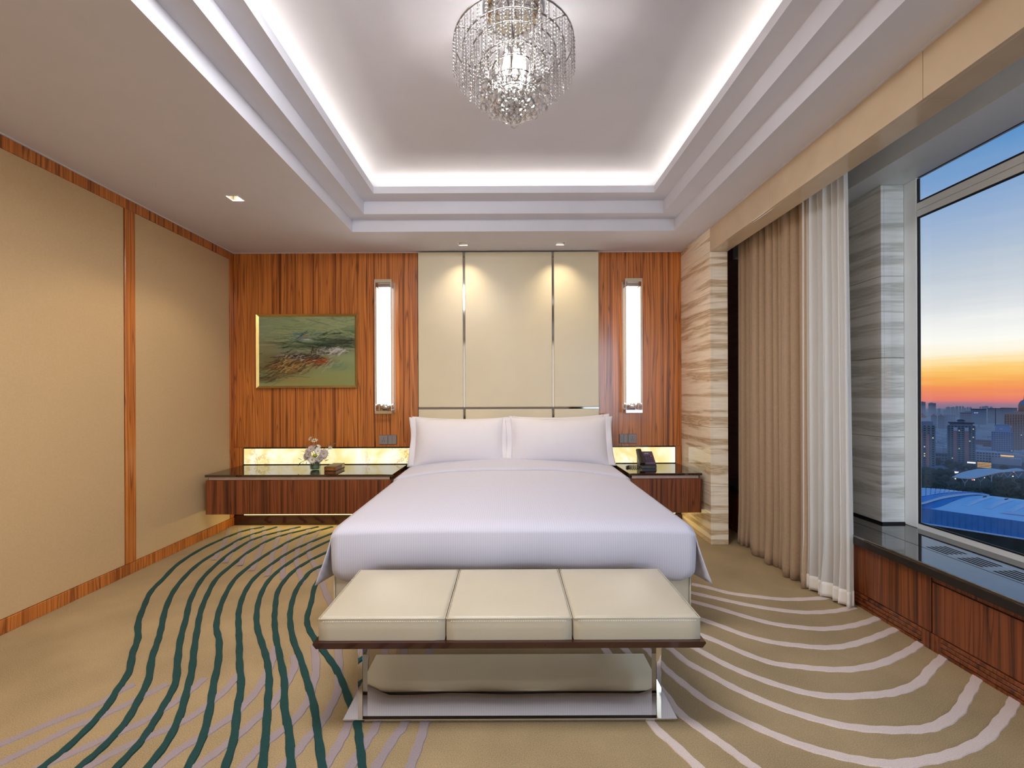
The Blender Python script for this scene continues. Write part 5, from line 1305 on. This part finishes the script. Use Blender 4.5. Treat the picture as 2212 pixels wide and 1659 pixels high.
t = thing('street_shops', 'row of small shops with pink and white signs at the foot of the cupola tower', 'building', (X, Y, G)); a = math.atan2(X, Y)
addpart(t, 'body', block(MB(), 24, 8, 0, 4), MC['dark'], X, Y, a)
for x, z, w, h, m_ in ((2, 4.5, 5, 2.2, M_neonw), (-4, 1.5, 3, 2.5, M_neonw), (0.5, 2.0, 2, 1.8, M_neonp), (6, 1.2, 3, 1.2, M_neonp), (-9, 2.2, 3, 0.7, M_neonw)): addpart(t, 'shop_sign', block(MB(), w, 0.4, z, z+h, x, -4.4), m_, X, Y, a)
# wavy canopy on forked posts
cn = thing('wavy_canopy', 'pale wavy canopy on forked white posts above the park', 'canopy', (535, 495, G))
A_ = catmull([(474.5, 475.3, -88.2), (500, 492, -86.8), (529.4, 503.1, -84.6), (550.8, 506.8, -84.6), (558.5, 504.2, -85.6), (576, 504.4, -84)], 6)
B_ = catmull([(474.5, 475.3, -88.6), (484, 466, -88.3), (505.8, 474, -87.2), (540.8, 492, -87), (562.9, 499.5, -87), (579, 499, -86)], 6)
nn = len(A_)
def canf(u, v):
    k = u*(nn-1); i = min(int(k), nn-2); w_ = k-i
    p = A_[i].lerp(A_[i+1], w_); q = B_[i].lerp(B_[i+1], w_); r_ = p.lerp(q, v); return (r_.x, r_.y, r_.z+0.8*math.sin(v*pi))
cr = build('roof_skin', MB().grid(canf, 30, 6), M_canopy, cn); so = cr.modifiers.new('t', 'SOLIDIFY'); so.thickness = 0.6
for x, y in ((482, 470), (507, 478), (540, 498), (552, 500), (562, 501), (574, 501)):
    for dx in (-2.2, 2.2): build('forked_post', MB().tube([(x, y, G), (x, y, G+6.5), (x+dx, y-dx*0.9, G+12.2)], 0.32, 6), M_canopy, cn)
single('flood_mast', MB().tube([(509.6, 469.3, G), (509.6, 469.3, G+15.5)], 0.3, 6).box(508.2, 511, 469, 469.6, G+15.5, G+16.2), MC['pale'], 'tall pale floodlight mast in front of the wavy canopy', 'mast')
for i, (x, y, h, m_) in enumerate([(491.5, 469.6, 10, 0), (515, 481.7, 10, 0), (478, 476, 10, 0), (560, 494, 9, 0), (492, 472, 9.5, 1), (585, 515, 10, 1)]):
    lab = ['park lamp with yellow globe under the middle of the canopy', 'park lamp with yellow globe right of the middle of the canopy', 'park lamp with yellow globe nearest the jamb', 'park lamp with yellow globe by the far posts of the canopy', 'red signal lamp under the near tip of the canopy', 'red signal lamp under the far end of the canopy'][i]
    t = thing('park_lamp', lab, 'street lamp', (x, y, G))
    build('post', MB().tube([(x, y, G), (x, y, G+h)], 0.12, 6), MC['dark'], t)
    build('globe', MB().lathe([(0, h+0.9), (0.5, h+0.6), (0.6, h+0.2), (0.3, h-0.2), (0, h-0.3)], 8, (x, y, G)), M_neonr if m_ else M_lampg, t)
# park trees
def treemesh(seed):
    r_ = random.Random(seed); mb = MB()
    for _ in range(9):
        bm = bmesh.new(); bmesh.ops.create_icosphere(bm, subdivisions=2, radius=1.0)
        c = Vector((r_.uniform(-2.2, 2.2), r_.uniform(-2.2, 2.2), r_.uniform(3.8, 7.2))); s_ = r_.uniform(1.3, 2.2)
        for v in bm.verts: v.co = v.co*(s_*r_.uniform(0.72, 1.18))+c
        bm.verts.index_update(); mb.add([tuple(v.co) for v in bm.verts], [[v.index for v in f.verts] for f in bm.faces]); bm.free()
    return mb
TM = []
for s_ in range(4):
    mb = treemesh(s_); me = bpy.data.meshes.new('crown'); me.from_pydata(mb.v, [], mb.f); me.materials.append(M_tree); TM.append(me)
mb = MB().tube([(0, 0, 0), (0, 0, 4.5)], [0.35, 0.25], 6); TR = bpy.data.meshes.new('trunk'); TR.from_pydata(mb.v, [], mb.f); TR.materials.append(M_trunk)
ntr = 0
for _ in range(6000):
    if ntr >= 298: break
    az = math.radians(rc.uniform(41.5, 51.5)); r_ = rc.uniform(450, 860) if rc.random() < 0.35 else rc.uniform(560, 770)
    X, Y = r_*math.sin(az), r_*math.cos(az)
    if 585 < r_ < 740 and 44 < math.degrees(az) < 49.8 and rc.random() < 0.55: continue
    if any(math.hypot(X-a_, Y-b2) < 24 for a_, b2 in ((551, 592), (643, 632), (640, 604), (732, 653), (545, 545), (702, 655), (611, 628))): continue
    if any(math.hypot(X-(a_.x+b2.x)/2, Y-(a_.y+b2.y)/2) < 11 for a_, b2 in zip(A_, B_)): continue
    sc = rc.uniform(0.95, 1.5)
    t = thing('park_tree', 'dark leafy tree of the park below the towers', 'tree', (X, Y, G), 'dark park trees below the window'); t.scale = (sc, sc, sc); t.rotation_euler = (0, 0, rc.uniform(0, 6))
    for nm, me in (('crown', TM[rc.randrange(4)]), ('trunk', TR)):
        o = bpy.data.objects.new(nm, me); COL.objects.link(o); o.parent = t
    ntr += 1
M_lawn = simple('dark_lawn', lin(50, 68, 58), 0.9, 0.3, 0.1)
single('park_lawn', MB().box(-150, 150, -110, 130, 0.02, 0.1).xf(Matrix.Translation((505, 470, G)) @ Matrix.Rotation(-0.81, 4, 'Z')), M_lawn, 'dark green lawn of the park under the trees and canopy', 'lawn', kind='stuff')
M_road = simple('pale_road', lin(118, 112, 128), 0.8, 0.1, 0.3)  # pale grey surface colour
single('park_road', MB().box(-60, 60, -4, 4, 0.1, 0.35).xf(Matrix.Translation((520, 458, G)) @ Matrix.Rotation(-0.75, 4, 'Z')), M_road, 'pale road crossing the dark park in front of the canopy', 'road')

# stadium hall right below the window
M_sroof = simple('blue_metal_roof', lin(190, 220, 250), 0.5, 0.05, 0.12)
M_sfas = simple('blue_fascia', lin(60, 138, 212), 0.35, 0.08, 0.25)
M_sdark = simple('dark_base_wall', lin(20, 44, 48), 0.6, 0.4, 0.2)
M_sband = simple('pale_roof_band', lin(206, 212, 228), 0.5, 0.04, 0.3)
st = thing('sports_hall', 'big blue-roofed sports hall with ribbed skylights below the window', 'building', (300, 285, G))
V3 = Vector
def lerp(a, b_, t): return a*(1-t)+b_*t
F0_, F1_ = V3((279.3, 294.9, -75)), V3((325, 244, -75))
D_ = V3((43, 15, 6.6))
def roofp(u, v):
    p = lerp(F0_, F1_, u)+V3((D_.x*v, D_.y*v, D_.z*math.sin(v*pi/2)*1.0)); return tuple(p)
def roofp2(u, v): p = V3(roofp(u, v)); return (p.x+0.1*v, p.y, p.z-1.2*max(0, u-0.1)*v*0.4)
build('roof', MB().grid(roofp2, 24, 12), M_sroof, st)
for k, u0 in enumerate((0.13, 0.27, 0.41, 0.56, 0.72)):
    def rib(u, v, u0=u0):
        uu = u0+0.055*u; vv = 0.28+0.62*v; p = V3(roofp2(uu, vv)); h = 2.2*math.sin(v*pi)**0.7*(u if u < 0.8 else (1-u)*4)
        return (p.x, p.y, p.z+0.08+h)
    r_ = build('skylight_ridge', MB().grid(rib, 8, 14), M_sroof, st)
    q0, q1 = V3(rib(0.8, 0.62)), V3(rib(0.8, 0.74)); 
    build('louvre', MB().tube([q0+V3((0, 0, .2)), q1+V3((0, 0, .2))], 0.35, 5), MC['dark'], r_)
build('skylight_strip', MB().grid(lambda u, v: tuple(V3(roofp2(0.40+0.03*v+0.35*u, 0.16+0.05*u+0.06*v))+V3((0, 0, 0.5))), 4, 2), M_sband, st)
def fasc(u, v):
    p = lerp(F0_, F1_, u); out = V3((-0.75, -0.66, 0)); bulge = 2.4*math.sin(v*pi*0.5)
    q = p-out*-1.0*bulge*0.0+V3((0, 0, -10.2*v)); q += V3((0.5, 0.9, 0))*0.0
    return tuple(q)
build('fascia', MB().grid(fasc, 24, 4), M_sfas, st)
build('fascia', MB().add([tuple(F0_), tuple(F0_+V3((-24, 26, 0))), tuple(F0_+V3((-24, 26, -10.2))), tuple(F0_+V3((0, 0, -10.2)))], [(0, 1, 2, 3)]), M_sfas, st)
for k in range(26):
    u = k/25; p = lerp(F0_, F1_, u)
    build('fascia_seam', MB().tube([p+V3((-0.15, -0.15, 0)), p+V3((-0.15, -0.15, -10.2))], 0.07, 4), M_sfas, st)
build('eaves_pipe', MB().tube([F0_+V3((-24.6, 25.4, -10.2)), F0_+V3((-0.6, -0.6, -10.2)), F1_+V3((-0.6, -0.6, -10.2))], 0.55, 6), M_sroof, st)
build('base_wall', MB().add([tuple(F0_+V3((-23.5, 26.5, -10.3))), tuple(F1_+V3((0.5, 0.5, -10.3))), (F1_.x+0.5, F1_.y+0.5, G), (F0_.x-23.5, F0_.y+26.5, G)], [(0, 1, 2, 3)]), M_sdark, st, fix=False)
# arched band and the tiled dome left of the roof
b0 = catmull([(262, 305, -76.5), (274, 297.2, -73), (293.9, 300.2, -69.4), (317.2, 304.7, -67.9), (328.5, 303.8, -68.3)], 6)
b1 = catmull([(264, 308.6, -75.6), (276, 299.4, -72.2), (294.5, 301.4, -68.2), (318, 306, -67.2), (329, 304.6, -67.9)], 6)
mb = MB()
n_ = len(b0); mb.add([tuple(p) for p in b0]+[tuple(p) for p in b1], [(i, i+1, n_+i+1, n_+i) for i in range(n_-1)], True)
bd = build('arched_band', mb, M_sband, st)
low = catmull([(255, 320, -75.5), (266, 308.4, -75.2), (279.3, 294.9, -75), (300, 299.5, -70.5), (323, 309, -68.6)], 6)
mb = MB(); mb.add([tuple(p+V3((0.3, 0.3, -0.2))) for p in b0]+[tuple(p) for p in low], [(i, i+1, n_+i+1, n_+i) for i in range(n_-1)], True)
build('side_roof', mb, M_sfas, st)
A3 = catmull([(283, 325, -66.5), (293.6, 318.4, -66), (310.2, 316, -66.8), (319, 309.5, -67.4), (324, 307.5, -67.6)], 6)
mid_ = [lerp(b1[i], A3[i], 0.5)+V3((0, 0, 0.9)) for i in range(n_)]
def dome(u, v):
    k = u*(n_-1); i = min(int(k), n_-2); w_ = k-i
    p, m_, q = lerp(b1[i], b1[i+1], w_), lerp(mid_[i], mid_[i+1], w_), lerp(A3[i], A3[i+1], w_)
    return tuple(lerp(lerp(p, m_, v), lerp(m_, q, v), v))
build('dome_shell', MB().grid(dome, 30, 6), M_sfas, st)
tl = MB()
for j in range(5):
    for i in range(22):
        u0, u1, v0, v1 = i/22+0.004, (i+1)/22-0.006, 0.35+j*0.13+0.012, 0.35+(j+1)*0.13-0.012
        c = [V3(dome(u0, v0)), V3(dome(u1, v0)), V3(dome(u1, v1)), V3(dome(u0, v1))]
        tl.add([tuple(p+V3((-0.1, -0.1, 0.25))) for p in c], [(0, 1, 2, 3)])
build('dome_tiles', tl, M_sroof, st, kind='stuff')

# evening haze lying over the city
hz = bpy.data.materials.new('evening_haze'); hz.use_nodes = True
t_ = hz.node_tree; t_.nodes.remove(t_.nodes['Principled BSDF'])
vs_ = N(t_, 'ShaderNodeVolumeScatter'); vs_.inputs['Color'].default_value = (0.80, 0.84, 0.95, 1); vs_.inputs['Density'].default_value = 0.0009; vs_.inputs['Anisotropy'].default_value = 0.0
t_.links.new(vs_.outputs[0], t_.nodes['Material Output'].inputs['Volume'])
hb_ = build('evening_haze', MB().box(380, 3050, 380, 3050, G+0.5, -46), hz); hb_['kind'] = 'stuff'; hb_['label'] = 'thin evening haze over the far city'; hb_['category'] = 'haze'
